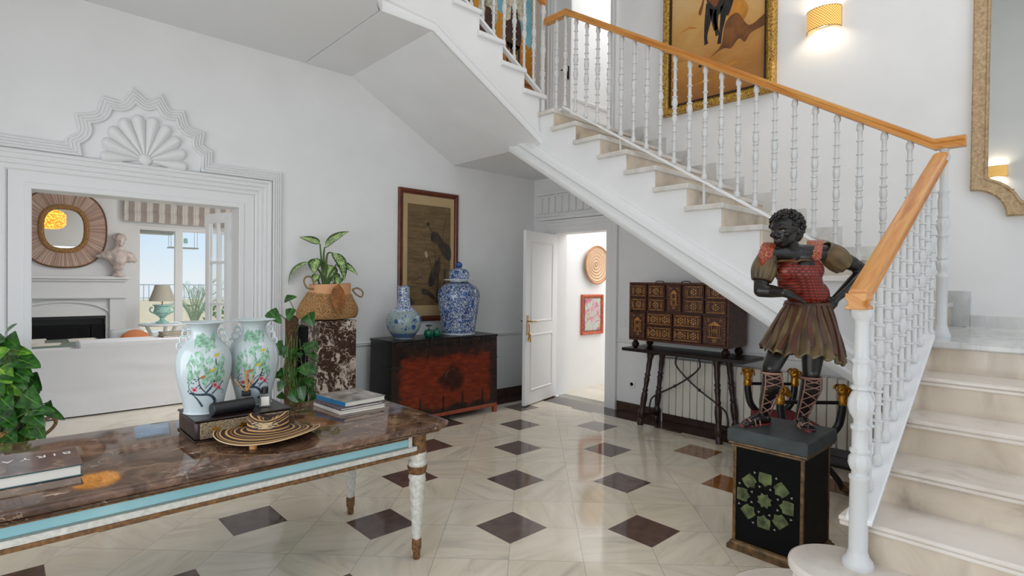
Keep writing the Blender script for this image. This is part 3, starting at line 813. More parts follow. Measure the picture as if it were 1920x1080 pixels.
for k in range(1, N3+1):
    x = X3(k); z = Z2+R3*k
    part('tread', MB().box(x-G3-.03, x, 3.835, LY, z-.042, z), M['trim'], st, bev=.006)
    part('riser', MB().box(min(x-.031, XS+.02), x-.012, 3.86, LY, z-R3, z-.042), M['trim'], st)
# marble skirting stepping up the back wall
sk = MB()
sk.box(BX-.018, BX, -2.5, .675, Z1, Z1+.085)
for k in range(1, 12):
    y = Y1n(k); z = Z1+R2*k
    sk.box(BX-.018, BX, y-.10, y+.012, z-R2, z+.085)
    sk.box(BX-.018, BX, y+.012, y+G2-.10, z, z+.085)
part('skirting', sk, M['landing'], st)

# ================================================================ balustrades
BH = .905
bp = [(0.0000, .0), (0.0134, .002), (0.0210, .012), (0.0210, .026), (0.0210, .04), (0.0134, .05), (0.0129, .055), (0.0129, .105), (0.0200, .107), (0.0200, .113), (0.0129, .116), (0.0129, .19), (0.0220, .193), (0.0220, .200), (0.0129, .204), (0.0118, .262), (0.0210, .266), (0.0210, .273), (0.0134, .277), (0.0129, .315),
      (0.0200, .319), (0.0200, .327), (0.0130, .331), (0.0190, .342), (0.0227, .362), (0.0218, .384), (0.0160, .402), (0.0140, .41), (0.0202, .413), (0.0202, .422), (0.0140, .426), (0.0140, .452), (0.0220, .456), (0.0220, .464), (0.0130, .468), (0.0180, .478), (0.0218, .492), (0.0227, .512), (0.0180, .536), (0.0140, .544), (0.0230, .548), (0.0230, .556), (0.0130, .56),
      (0.0130, .60), (0.0210, .604), (0.0210, .611), (0.0140, .615), (0.0129, .685), (0.0210, .688), (0.0210, .695), (0.0129, .698), (0.0129, .77), (0.0200, .773), (0.0200, .78), (0.0134, .783), (0.0134, .835), (0.0160, .84), (0.0220, .852), (0.0202, .868), (0.0180, .884), (0.0123, .892), (0.0123, BH)]
def leafmod(a, j):
    z = bp[j][1]
    return 1 + (.13*cos(6*a) if (.335 < z < .4 or .475 < z < .535) else 0)
bal_mesh_mb = MB().lathe(bp, n=14, mod=leafmod)
bal_me = mesh('baluster', bal_mesh_mb, M['iron'], smooth=45)
def baluster(parent, p):
    o = bpy.data.objects.new('baluster', bal_me); COL.objects.link(o); o.parent = parent
    o.location = XF[parent.name] @ V(p); XF[o.name] = None; return o
rail_prof = [(-.045, 0), (-.05, .012), (-.038, .022), (-.038, .034), (-.05, .046), (-.048, .064), (-.03, .074), (.03, .074), (.048, .064), (.05, .046), (.038, .034), (.038, .022), (.05, .012), (.045, 0)]
rail_prof = [(a*.72, b*.86) for a, b in rail_prof]
def rail(path, cap=True):
    """swept hand rail with vertical cross sections"""
    mb = MB(); path = [V(p) for p in path]; n = len(rail_prof); vs = []; m = len(path)
    for i, p in enumerate(path):
        t0 = path[i]-path[i-1] if i else path[1]-path[0]; t1 = path[i+1]-path[i] if i < m-1 else t0
        s0, s1 = V((-t0.y, t0.x, 0)).normalized(), V((-t1.y, t1.x, 0)).normalized(); b = (s0+s1).normalized(); k = 1/max(.4, b.dot(s0))
        for a, h in rail_prof: vs.append(p + b*(-a*k) + V((0, 0, h)))
    fs = [(i*n+k, i*n+(k+1) % n, (i+1)*n+(k+1) % n, (i+1)*n+k) for i in range(m-1) for k in range(n)]
    fs += [list(range(n))[::-1], [(m-1)*n+k for k in range(n)]]
    return mb.add(vs, fs)
def newel_prof(kind, top):
    if kind == 1:   # stout foot post, z from its foot
        p = [(.0, 0), (.078, 0), (.08, .012), (.075, .028), (.058, .042), (.054, .055), (.05, .06), (.048, .07), (.047, .355), (.052, .36), (.052, .372), (.04, .378), (.04, .392), (.047, .40), (.056, .418), (.054, .445), (.042, .462), (.05, .47), (.05, .48), (.041, .486), (.041, .56), (.048, .565), (.048, .577), (.034, .585), (.036, .605), (.056, .63), (.063, .655), (.060, .68), (.045, .71), (.036, .72), (.05, .727), (.05, .738), (.036, .745), (.045, .77), (.047, .80), (.04, .83), (.05, .838), (.05, .848), (.038, .855), (.036, .93), (.036, 1.0), (.04, 1.01), (.052, 1.02), (.056, 1.04), (.05, 1.06), (.04, 1.068), (.04, 1.12), (.04, top)]
    else:
        p = [(.0, 0), (.085, 0), (.085, .014), (.07, .032), (.06, .055), (.052, .07), (.05, .08), (.048, .345), (.055, .35), (.055, .362), (.036, .375), (.034, .385), (.046, .40), (.056, .425), (.05, .448), (.036, .455), (.048, .462), (.048, .472), (.038, .48), (.044, .56), (.04, .585), (.052, .592), (.052, .602), (.04, .61), (.052, .64), (.06, .665), (.052, .69), (.038, .70), (.048, .705), (.048, .715), (.04, .722), (.044, .76), (.048, .80), (.04, .84), (.05, .848), (.05, .858), (.036, .866), (.036, 1.02), (.05, 1.04), (.055, 1.06), (.04, 1.08), (.045, top)]
    return p
def newel(parent, x, y, z, kind, top, sc=1.):
    pr_n = [(r*sc, h) for r, h in newel_prof(kind, top)]
    def md(a, j):
        h = pr_n[j][1]; return 1 + (.07*cos(8*a) if .38 < h < .85 and pr_n[j][0] > .042*sc else 0)
    return part('newel_post', MB().lathe(pr_n, (x, y, z), 28, mod=md), M['iron'], parent, smooth=45)
# lower flight
YR = .645
bl = thing('stair_balustrade', 'white iron balustrade with orange pine handrail on the short marble flight beside the statue', 'balustrade', (2.57, .665, .34))
newel(bl, 2.57, .665, .34, 1, 1.145, .72)
bar1 = lambda x: .545 + .594*(x-2.57)
part('base_strip', MB().prism([(2.56, .615, bar1(2.56)-.02), (2.56, .615, bar1(2.56)), (3.72, .615, bar1(3.72)), (3.72, .615, bar1(3.72)-.02)], (0, .095, 0)), M['trim'], bl, bev=.004)
for k in range(10):
    x = 2.57 + .125 + .132*k
    if x < 3.97: pass
zr = lambda x: 1.416 + .515*(x-2.44)
for k in range(10):
    x = 2.57 + .125 + .132*k; z0_ = bar1(x)-.002 if x < 3.72 else Z1
    if x < 3.97: o = baluster(bl, (x, .665, z0_)); o.scale.z = (zr(x)+.004-z0_)/BH
r1 = rail([(2.44, YR, zr(2.44)-.005), (3.95, YR, zr(3.95)+.0)])
part('handrail', r1, M['pine1'], bl)
cap = MB()
x0 = 2.40
cap.prism([(x0, .645+(y-.665)*.9, z*.95 + zr(2.44)-.02) for y, z in [(.624, 0), (.624, .010), (.636, .018), (.636, .03), (.624, .042), (.626, .066), (.704, .066), (.706, .042), (.694, .03), (.694, .018), (.706, .010), (.706, 0)]], (.10, 0, 0))
part('handrail_end', cap, M['pine2'], bl, bev=.003)
# middle flight
bm = thing('stair_balustrade', 'long white iron balustrade with orange handrail climbing across the back wall below the horse painting', 'balustrade', (4.07, .655, Z1))
newel(bm, 4.06, .645, Z1, 2, 1.115, .56)
bar2 = lambda y: 2.21 + .617*(y-2.0)
def sloped(y0, y1, x0, x1, fn, t):
    return MB().prism([(x0, y0, fn(y0)-t), (x0, y0, fn(y0)), (x0, y1, fn(y1)), (x0, y1, fn(y1)-t)], (x1-x0, 0, 0))
part('base_strip', sloped(.74, 3.63, 4.025, 4.075, bar2, .022), M['trim'], bm, bev=.003)
for k in range(22):
    y = .811 + .1335*k
    baluster(bm, (4.05, y, bar2(y)))
for k in (4, 10, 16):
    y = .811 + .1335*k
    zt = Z1 + R2*math.floor((y-Y1n(0))/G2)
    part('base_post', MB().lathe([(.011, 0), (.011, bar2(y)-.02-zt)], (4.05, y, zt), 10), M['iron'], bm)
zr2 = lambda y: bar2(y)+BH-.012
r2 = rail([(4.05, .545, zr2(.69)), (4.05, .69, zr2(.69)), (4.05, 3.60, zr2(3.60)), (4.05, 3.88, zr2(3.60))])
part('handrail', r2, M['pine2'], bm)
baluster(bm, (4.05, 3.73, zr2(3.6)-BH+.005))
part('base_strip', MB().box(4.02, 4.08, 3.64, 3.88, zr2(3.6)-BH-.012, zr2(3.6)-BH+.006), M['trim'], bm)
# upper flight
bu = thing('stair_balustrade', 'white iron balustrade on the topmost flight, in front of the horse riders painting', 'balustrade', (4.04, 3.93, Z2))
newel(bu, 4.05, 3.925, Z2, 2, 1.3, .55)
bar3 = lambda x: 3.415 + .597*(4.005-x)
p = MB().prism([(4.0, 3.885, bar3(4.0)-.03), (4.0, 3.885, bar3(4.0)), (2.4, 3.885, bar3(2.4)), (2.4, 3.885, bar3(2.4)-.03)], (0, .05, 0))
part('base_strip', p, M['trim'], bu, bev=.003)
for k in range(11):
    x = 3.905 - .1333*k
    baluster(bu, (x, 3.91, bar3(x)))
r3 = rail([(4.05, 3.91, bar3(4.05)+BH), (2.4, 3.91, bar3(2.4)+BH)])
part('handrail', r3, M['pine'], bu)

# ================================================================ helpers for framed pictures
def blobpoly(pts, n=5): return bez(list(pts) + [pts[0]], n)[:-1]
def frame_on_wall(t, w, h, fw, dep, fmat, mat=None, matw=0, inner=None):
    """local: x right along the wall, z up, -y into the room; origin bottom centre"""
    pr = [(0, 0), (0, dep*.75), (fw*.18, dep), (fw*.6, dep*.9), (fw*.75, dep*.6), (fw, dep*.5), (fw, 0)]
    a = [(-w/2, 0, 0), (w/2, 0, 0), (w/2, 0, h), (-w/2, 0, h)]
    f = MB().sweep(pr, a, (0, -1, 0), closed=True)
    part('frame', f, fmat, t, world=False, bev=0)
    if mat is not None: part('mat_board', MB().box(-w/2+fw*.9, w/2-fw*.9, -dep*.35, -.001, fw*.9, h-fw*.9), mat, t, world=False)
def flat(mb, pts, y, mi=0):
    mb.mi = mi; mb.poly([(x, y, z) for x, z in pts]); mb.mi = 0
def ell(cx, cz, rx, rz, n=16, rot=0):
    return [(cx + rx*cos(2*pi*k/n)*cos(rot) - rz*sin(2*pi*k/n)*sin(rot), cz + rx*cos(2*pi*k/n)*sin(rot) + rz*sin(2*pi*k/n)*cos(rot)) for k in range(n)]
def stroke(pts, w):
    P = [V((x, z, 0)) for x, z in pts]; L = []; R = []
    ws = w if isinstance(w, list) else [w]*len(P)
    for i, p in enumerate(P):
        t = (P[min(i+1, len(P)-1)]-P[max(i-1, 0)]).normalized(); nn = V((-t.y, t.x, 0))
        L.append(p+nn*ws[i]); R.append(p-nn*ws[i])
    return [(q.x, q.y) for q in L] + [(q.x, q.y) for q in R[::-1]]
def wig(pts, n=6): return [(p.x, p.y) for p in blobpoly([(x, z, 0) for x, z in pts], n)]

# ================================================================ living room beyond the opening
LYR = 10.3
struct('floor.003', MB().box(-3, 5.2, LY, LYR+.2, -.1, 0), M['floor2'])
w = MB(); w.box(-3, 1.56, LYR, LYR+.2, 0, 3.2).box(4.0, 5.4, LYR, LYR+.2, 0, 3.2).box(1.56, 4.0, LYR, LYR+.2, 2.31, 3.2)
w.box(-3.2, -3, LY+.2, LYR+.2, 0, 3.2).box(5.2, 5.4, LY+.2, LYR, 0, 3.2)
struct('wall_living', w, M['wall'])
struct('ceiling.004', MB().box(-3.2, 5.4, LY+.2, LYR+.2, 3.2, 3.3), M['ceil'])
wn = MB()
for x in (1.56, 2.10, 2.74, 3.30, 3.94): wn.box(x, x+(.11 if x == 2.10 else .06), LYR+.02, LYR+.09, 0, 2.31)
for z in (0, 2.25): wn.box(1.56, 4.0, LYR+.021, LYR+.089, z, z+.06)
wo = struct('window_3', wn, M['trim'], bev=.004)
part('pane', MB().box(1.6, 3.98, LYR+.05, LYR+.056, .05, 2.26), M['glass'], wo)
# fireplace
fp = thing('fireplace', 'white chimney breast with arched panel around a black firebox, below the round rattan mirror', 'fireplace', (.67, 10.15, 0))
b = MB(); b.box(-.55, .19, 10.0, LYR, 0, 3.19).box(1.15, 1.28, 10.0, LYR, 0, 3.19).box(.19, 1.15, 10.0, LYR, .93, 3.19).box(.19, 1.15, 10.0, LYR, 0, .25)
part('chimney_breast', b, M['wall'], fp, smooth=0)
m = MB(); m.box(-.12, 1.44, 9.84, 9.999, 1.465, 1.505).box(-.08, 1.40, 9.88, 9.999, 1.43, 1.465).box(-.06, 1.38, 9.92, 9.999, 1.20, 1.43).box(-.08, 1.4, 9.9, 9.999, 1.185, 1.21)
m.box(-.06, .15, 9.94, 9.999, 0, 1.185).box(1.19, 1.38, 9.94, 9.999, 0, 1.185)
part('mantelpiece', m, M['trim'], fp, bev=.006)
ar = [(.67 - .52*cos(pi*k/20), 10.0, .93 + .20*sin(pi*k/20)) for k in range(21)]
part('arch_moulding', MB().sweep([(0, 0), (0, .03), (.03, .03), (.03, 0)], ar, (0, -1, 0)), M['trim'], fp)
m = MB(); m.box(.19, 1.15, 10.12, 10.16, .25, .93).box(.19, 1.15, 10.0, 10.12, .885, .93)
part('firebox', m, M['black'], fp)
m = MB(); m.box(.30, .97, 10.02, 10.05, .25, .80).box(.98, 1.15, 10.03, 10.06, .25, .80).box(.19, .29, 10.03, 10.06, .25, .80)
part('fire_screen', m, M['blackmatte'], fp, bev=.004)
# rattan mirror on the chimney breast
rm = thing('rattan_mirror', 'oval mirror with a wide fringe of pale rattan rays above the white fireplace', 'mirror', (.67, 9.98, 2.165))
def sup(a, rx, rz, e=2.4):
    c, s = cos(a), sin(a); k = (abs(c)**e + abs(s)**e)**(-1/e); return V((rx*c*k, 0, rz*s*k))
N = 72
ri = MB()
def ray_grid(u, v):
    a = 2*pi*u; p = sup(a, .275+(.475-.275)*v, .33+(.535-.33)*v, 2.5); rid = .006*((round(u*288) % 2))
    return V((p.x, -.022-.012*(1-v)-rid, p.z))
ri.grid(ray_grid, 288, 4)
part('rattan_rays', ri, M['raffia'], rm, world=False, smooth=20)
part('outer_hoop', MB().tube([sup(2*pi*k/N, .48, .54, 2.5)+V((0, -.02, 0)) for k in range(N)], .013, 8, closed=True), M['rattan_dark'], rm, world=False)
part('inner_rim', MB().tube([sup(2*pi*k/N, .25, .305, 2.6)+V((0, -.03, 0)) for k in range(N)], .036, 10, closed=True), M['seagrass'], rm, world=False)
gm = MB(); gm.poly([sup(2*pi*k/N, .235, .29, 2.6)+V((0, -.03, 0)) for k in range(N)])
part('mirror_glass', gm, M['mirror'], rm, world=False)
# bust on the mantelpiece
BS = 1.14
bu_ = thing('bust', 'pale plaster bust of a draped figure standing on the mantelpiece beside the rattan mirror', 'bust', (1.285, 9.905, 1.505))
bb = MB(); bb.lathe([(.0, 0), (.085, 0), (.085, .015), (.07, .03), (.05, .045), (.042, .07), (.05, .09), (.062, .105), (.05, .12), (.05, .16), (.0, .16)], (0, 0, 0), 18)
bb.v = [p*BS for p in bb.v]; part('socle', bb, M['bust'], bu_, world=False)
bb = MB(); cone_chain(bb, [(0, 0, .15), (0, 0, .22)], [.06, .10]); bb.ball((0, 0, .27), .12, 16, 1.25, .8, .75); bb.ball((-.12, -.02, .27), .07, 12, 1.2, 1, .8); bb.ball((.11, 0, .25), .075, 12)
bb.ball((-.2, -.02, .255), .035, 8, 1.4, 1, .7); bb.ball((.17, -.01, .215), .04, 8)
cone_chain(bb, [(0, 0, .33), (.01, -.01, .41)], [.05, .045]); bb.ball((.015, -.015, .46), .07, 16, .85, .95, 1.1)
bb.ball((.02, -.082, .455), .014, 8, .8, 1, 1.6); bb.ball((.02, -.07, .405), .022, 8)
for k in range(30):
    a = k*2.4; e = .2+1.2*(k/30); bb.ball((.015+.066*cos(a)*cos(e), .004+.068*sin(a)*cos(e), .475+.075*sin(e)), .02, 8)
bb.v = [p*BS for p in bb.v]; o = part('draped_figure', bb, M['bust'], bu_, world=False); sculpt(o, .009, 3)
# striped blind
bd = thing('roman_blind', 'beige and white striped roman blind above the living room window', 'blind', (2.75, 10.25, 2.36))
g_ = MB()
def bl_(u, v):
    x = -1.35 + 2.7*u; z = .42*v; k = .03*sin(pi*((v*2.4) % 1)) if v < .83 else .015
    return V((x, -.03-k+.004*sin(u*60), z))
g_.grid(bl_, 100, 20)
part('fabric', g_, M['blind'], bd, world=False)
part('headrail', MB().box(-1.35, 1.35, -.03, .03, .42, .47), M['trim'], bd, world=False)
# sofa seen from behind
sf = thing('sofa', 'long white slipcovered sofa seen from behind through the doorway', 'sofa', (.2, 7.85, 0))
b = MB()
def sofa_back(u, v):
    x = -1.7+u*3.42; z = .015+v*.715
    return V((x, 7.40 + .012*sin(v*pi) + .006*mnoise.noise(V((x*2.2, z*9, 0))) - .014*(1-v)*abs(sin(x*2.1)), z))
b.grid(sofa_back, 90, 26)
part('back_cover', b, M['white_cloth'], sf, smooth=60)
b = MB(); b.box(-1.7, 1.72, 7.42, 7.70, .03, .725)
part('backrest', b, M['white_cloth'], sf, bev=.03)
b = MB(); b.box(.62, 1.74, 7.405, 7.72, .70, .795)
part('back_cushion', b, M['white_cloth'], sf, bev=.02)
b = MB(); b.box(-1.7, 1.72, 7.7, 8.35, .1, .45); part('seat', b, M['white_cloth'], sf, bev=.04)
for x in (-1.72, 1.56):
    part('armrest', MB().box(x, x+.18, 7.5, 8.35, .1, .62), M['white_cloth'], sf, bev=.05)
b = MB()
for x in (-1.6, 1.55):
    for y in (7.5, 8.25): b.box(x, x+.06, y, y+.06, 0, .1)
part('feet', b, M['darkwood'], sf)
bs = MB(); bs.box(-.14, .14, -.10, .10, 0, .018); 
def flatbook(name, label, loc, rz, w, d, h, cov, group, pages='paper', spine=None):
    t = thing(name, label, 'book', loc, rz, group)
    c = MB(); c.box(-w/2, w/2, -d/2, d/2, 0, .0035).box(-w/2, w/2, -d/2, d/2, h-.0035, h)
    c.mi = 1; c.box(-w/2, -w/2+.004, -d/2, d/2, .0035, h-.0035)
    part('cover', c, [M[cov], M[spine or cov]], t, world=False, bev=.001)
    part('pages', MB().box(-w/2+.004, w/2-.005, -d/2+.004, d/2-.004, .0035, h-.0035), M[pages], t, world=False)
    return t
P = atz(325, 628, .797)
z = .797
for k, (lab, hh, rz) in enumerate((('lowest magazine in the pile on the white sofa back', .02, .1), ('middle magazine in the pile on the white sofa back', .018, -.05), ('topmost magazine in the pile on the white sofa back', .016, .06))):
    flatbook('magazine', lab, (1.52, 7.56, z), rz, .26, .2, hh, 'magazine', 'magazines on the sofa back'); z += hh+.001
# low table with papers between sofa and fireplace
ct = thing('coffee_table', 'dark topped low table with papers between the white sofa and the fireplace', 'table', (.5, 9.2, 0))
part('table_top', MB().box(-.5, 1.0, 8.75, 9.65, .60, .64), M['greygreen'], ct, bev=.005)
for x in (-.45, .93):
    for y in (8.8, 9.57): part('leg', MB().box(x, x+.05, y, y+.05, 0, .60), M['darkwood'], ct)
for k, (x, y, w_, h_, lab) in enumerate(((.30, 9.15, .24, .05, 'stack of pale brochures at the left end of the dark low table'), (.42, 8.9, .26, .012, 'loose white sheets lying in front of the brochures on the dark low table'), (.80, 9.3, .26, .02, 'single white booklet lying alone on the dark low table'))):
    p = MB().box(x-w_/2, x+w_/2, y-.11, y+.11, .641, .641+h_); p.box(x-w_/2+.03, x+w_/2+.02, y-.1, y+.09, .641+h_, .641+h_+.004)
    single('papers', p, M['paper'], lab, 'papers')
# side table, lamp, armchair
sd = thing('side_table', 'white side table with curved legs under the urn lamp', 'table', (1.80, 9.62, 0))
part('table_top', MB().lathe([(0, .78), (.30, .78), (.31, .795), (.30, .81), (0, .81)], (1.80, 9.62, 0), 28), M['trim'], sd)
for k in range(3):
    a = 2*pi*k/3+.5
    part('leg', MB().tube(bez([(1.8+.22*cos(a), 9.62+.22*sin(a), .78), (1.8+.12*cos(a), 9.62+.12*sin(a), .52), (1.8+.16*cos(a), 9.62+.16*sin(a), .2), (1.8+.24*cos(a), 9.62+.24*sin(a), 0)], 6), .026, 8), M['trim'], sd)
lp = thing('table_lamp', 'urn shaped lamp with beige shade in front of the living room window', 'lamp', (1.79, 9.60, .8105))
up = [(0, 0), (.085, 0), (.085, .02), (.06, .03), (.035, .05), (.03, .08), (.05, .095), (.05, .105), (.09, .13), (.115, .17), (.105, .215), (.10, .25), (.125, .27), (.12, .28), (.0, .28)]
part('base', MB().lathe(up, (0, 0, 0), 24), M['teal'], lp, world=False)
hn = MB()
for s in (-1, 1): hn.tube(bez([(s*.1, 0, .15), (s*.15, 0, .18), (s*.155, 0, .23), (s*.125, 0, .24)], 5), .010, 7)
part('handles', hn, M['teal'], lp, world=False)
part('stem', MB().lathe([(.008, .28), (.008, .36), (.014, .37), (.006, .55), (.012, .56), (0, .575)], (0, 0, 0), 10), M['brass'], lp, world=False)
part('lamp_shade', MB().lathe([(.172, .335), (.092, .575)], (0, 0, 0), 32), M['lampshade'], lp, world=False)
ac = thing('armchair', 'pale green upholstered armchair with coral cushion beside the living room window', 'armchair', (1.26, 8.7, 0))
p = MB(); p.box(1.06, 1.46, 8.45, 8.98, .1, .42); part('seat', p, M['palegrey'], ac, bev=.04)
p = MB(); p.box(1.06, 1.46, 8.9, 9.04, .1, .80); part('backrest', p, M['palegrey'], ac, bev=.05)
cu = MB().ball((1.33, 8.80, .62), .19, 16, 1.0, .5, .95)
single('cushion', cu, M['coral'], 'coral cushion on the pale green armchair', 'cushion')
# hanging rattan lamp
hl = thing('pendant_lamp', 'glowing rattan pendant lamp hanging in the living room, seen in the oval mirror', 'lamp', (.67, 7.2, 2.335))
part('lamp_shade', MB().lathe([(.06, 0), (.17, .03), (.215, .10), (.215, .26), (.15, .33), (.03, .35)], (0, 0, 0), 32), M['glowrattan'], hl, world=False)
part('cord', MB().tube([(0, 0, .34), (0, 0, .864)], .006, 6), M['rope'], hl, world=False)
# terrace
struct0('terrace_floor', MB().box(-15, 30, LYR+.2, 46, -.12, -.02), M['sand'])
rl = thing('terrace_railing', 'pale slender railing along the far edge of the sandy terrace', 'railing', (5, 44, -.02))
p = MB(); p.box(-10, 28, 43.95, 44.05, 1.0, 1.06).box(-10, 28, 43.97, 44.03, .12, .16); part('rails', p, M['railing'], rl)
p = MB()
for k in range(127): p.box(-10+.3*k, -9.96+.3*k, 43.98, 44.02, -.02, 1.0)
p2 = part('bars', p, M['railing'], rl); p2['kind'] = 'stuff'
aw = single('awning_box', MB().box(1.5, 2.12, 10.5, 10.8, 2.21, 2.31), M['greygreen'], 'grey green awning case above the terrace window', 'awning')
def leaf_uv(mb, base, tip, up, w, nu=4, nv=8, fold=.25, droop=0., tail=0., shape=None):
    """single curved leaf: base -> tip, width w, up is the leaf's face normal"""
    base, tip, up = V(base), V(tip), V(up).normalized(); d = tip-base; L = d.length; d.normalize()
    s = d.cross(up).normalized(); n = s.cross(d).normalized()
    sh = shape or (lambda t: (sin(pi*min(1, t**.62))**.85)*(1 if t < .97 else 1))
    def fn(u, v):
        a = (u-.5)*2; ww = w*.5*sh(v)
        return base + d*(L*v) + s*(a*ww) + n*(fold*abs(a)*ww + .35*L*droop*(4*v*(1-v))) - V((0, 0, tail*L*v*v))
    return mb.grid(fn, nu, nv)
pt = thing('palm_plant', 'feathery young palm in a long white trough on the terrace', 'plant', (2.82, 12.2, -.02))
part('planter', MB().box(-.9, 1.6, -.25, .25, 0, .5), M['planter'], pt, world=False, bev=.01)
p = MB(); q = MB(); rnd = random.Random(3)
for k in range(11):
    a = k*2.4; l = rnd.uniform(.6, 1.2); out_ = rnd.uniform(.18, .6)
    pts = bez([(0, 0, .45), (.3*out_*cos(a), .3*out_*sin(a), .45+.5*l), (out_*cos(a), out_*sin(a), .45+.85*l), (1.5*out_*cos(a), 1.5*out_*sin(a), .45+.85*l-.1)], 9)
    q.tube(pts, [.012*(1-i/len(pts))+.003 for i in range(len(pts))], 5)
    for i in range(4, len(pts)-1):
        t = (pts[i+1]-pts[i]).normalized(); sd_ = t.cross(V((0, 0, 1))).normalized()
        for s in (-1, 1): leaf_uv(p, pts[i], pts[i]+sd_*s*.13+t*.16+V((0, 0, .02)), V((0, 0, 1)), .011, 2, 3)
part('fronds', p, M['leaf_palm'], pt, world=False, smooth=60); part('stems', q, M['leaf_palm'], pt, world=False)
ws = MB().box(-2, 30, 14.5, 14.7, -.02, .75)
single('garden_wall', ws, M['planter'], 'low white wall behind the terrace palm', 'wall') if False else struct('wall_terrace', MB().box(3.05, 30, 14.5, 14.7, -.02, .45), M['planter'])
sh_ = MB(); rnd = random.Random(5)
for k in range(420):
    c = V((3.4+rnd.random()*3.0, 15.0+rnd.uniform(-.2, .2), .02+rnd.random()*.8)); d = V((rnd.uniform(-1, 1), rnd.uniform(-1, 1), rnd.uniform(-.2, 1))).normalized()
    leaf_uv(sh_, c, c+d*.14, V((rnd.uniform(-1, 1), -1, rnd.random())), .07, 2, 3)
single('hedge', sh_, M['leaf_light'], 'bright green clipped hedge behind the terrace palm', 'hedge', smooth=60)
lt = thing('hanging_cage', 'thin wire lantern with board base hanging outside the living room window', 'lantern', (2.36, 11.0, 2.02))  # made-up wire cage where a reflection shows in the window glass
p = MB()
for x in (-.2, .2):
    for y in (-.1, .1): p.tube([(x, y, 0), (x, y, 1.15)], .004, 5)
part('wires', p, M['greygreen'], lt, world=False); part('base', MB().box(-.22, .22, -.12, .12, -.012, .008), M['greygreen'], lt, world=False)
part('cage_core', MB().lathe([(.0, .08), (.03, .08), (.035, .11), (.03, .17), (0, .18)], (.04, 0, 0), 10), M['teal'], lt, world=False)

# ================================================================ along the hall's left wall
# scroll painting
t = thing('framed_scroll_painting', 'tall framed silk painting of lotus and waterbirds above the red chest', 'painting', (3.62, LY, 1.03))
frame_on_wall(t, .82, 1.49, .058, .032, M['framewood'], M['matboard'])
c = MB(); y = -.0125
c.mi = 0; c.poly([(-.292, y, .18), (.302, y, .18), (.302, y, 1.325), (-.292, y, 1.325)])
flat(c, wig([(.06, 1.03), (.12, 1.02), (.2, .92), (.3, .86), (.3, .70), (.2, .75), (.12, .87), (.03, .92), (.02, 1.0)]), y-.0006, 1)
flat(c, wig([(.10, .70), (.15, .74), (.16, .6), (.10, .48), (.06, .40), (0, .40), (.0, .50), (.05, .62)]), y-.0006, 1)
flat(c, wig([(-.10, .37), (-.02, .36), (.05, .31), (.10, .24), (.05, .25), (-.02, .29), (-.09, .31)]), y-.0007, 1)
flat(c, wig([(-.29, .32), (-.2, .22), (-.22, .185), (-.29, .185)]), y-.0007, 1)
flat(c, ell(.03, .45, .035, .06), y-.0009, 2); flat(c, ell(-.02, 1.11, .022, .022), y-.0009, 2)
for s, w_ in (([(.24, 1.2), (.2, 1.08), (.18, .9)], .004), ([(.08, .8), (.09, .6), (.07, .4)], .006), ([(.12, .7), (.12, .4), (.12, .2)], .018), ([(-.02, .74), (.02, .66), (.05, .56)], .005), ([(-.02, 1.10), (.06, 1.0), (.08, .97)], .004), ([(.22, .6), (.22, .4)], .012), ([(-.2, .46), (-.12, .5), (-.08, .48)], .006), ([(-.24, .44), (-.1, .42), (.02, .43)], .005)):
    flat(c, stroke(s, w_), y-.0011, 1)
flat(c, ell(-.04, .76, .02, .038, 12, .3), y-.0012, 3)
part('canvas', c, [M['silk'], M['silkink'], M['silkink2'], M['silkpale']], t, world=False, smooth=0)

# red lacquer chest on its stand
ch = thing('chest', 'old black and red lacquered chest under the silk painting', 'chest', (2.815, 4.73, 0))
W, D = 1.365, .425
b = MB(); b.mi = 0
A = [(-.01, 0, .105), (W+.012, 0, .105), (W, 0, .865), (0, 0, .865)]; Bk = [(-.012, D, .105), (W+.012, D, .105), (W, D, .865), (0, D, .865)]
vs = A + Bk
b.add(vs, [(0, 1, 2, 3)]); b.mi = 1; b.add(vs, [(5, 4, 7, 6), (4, 0, 3, 7), (1, 5, 6, 2), (0, 4, 5, 1), (3, 2, 6, 7)])
part('body', b, [M['chestfront'], M['chestside']], ch, world=False, smooth=0)
part('lid', MB().box(-.008, W+.008, -.010, D+.005, .865, .892), M['chestside'], ch, world=False, bev=.006)
lb = MB()
for k in range(11):
    x = .10 + 1.17*k/10; pts = [(x-.056, -.014, .868)] + [(x-.056*cos(pi*j/8), -.014, .835-.03*sin(pi*j/8)) for j in range(9)] + [(x+.056, -.014, .868)]
    lb.prism(pts, (0, .012, 0))
part('lobed_apron', lb, M['darkwood2'], ch, world=False, bev=.004)
ir = MB()
for x in (.33, .62, .88, 1.16): ir.box(x-.008, x+.008, -.006, .004, .11, .27).box(x-.003, x+.003, -.009, -.005, .11, .29)
for x0, x1, zs in ((-.008, .12, (.30, .62)), (W-.09, W+.008, (.16, .40, .62))):
    for z in zs: ir.box(x0, x1, -.005, .004, z, z+.014)
for x in (.24, .45, .62, .83, 1.0, 1.2): ir.box(x-.006, x+.006, -.019, -.012, .80, .895)
for z in (.35, .62): ir.box(-.016, -.004, -.002, .16, z, z+.012)
part('iron_straps', ir, M['iron_dark'], ch, world=False)
part('medallion', MB().lathe([(0, 0), (.085, 0), (.08, .006), (.03, .008), (.0, .012)], (.73, 0, .47), 20, axis=(0, -1, 0)), M['chestfront'], ch, world=False)
sd = MB(); sd.box(0, W, -.01, .03, .065, .103).box(0, W, D-.03, D+.01, .065, .103).box(0, .04, .03, D-.03, .065, .103).box(W-.04, W, .03, D-.03, .065, .103)
part('stand_rail', sd, M['redlacq'], ch, world=False, bev=.003)
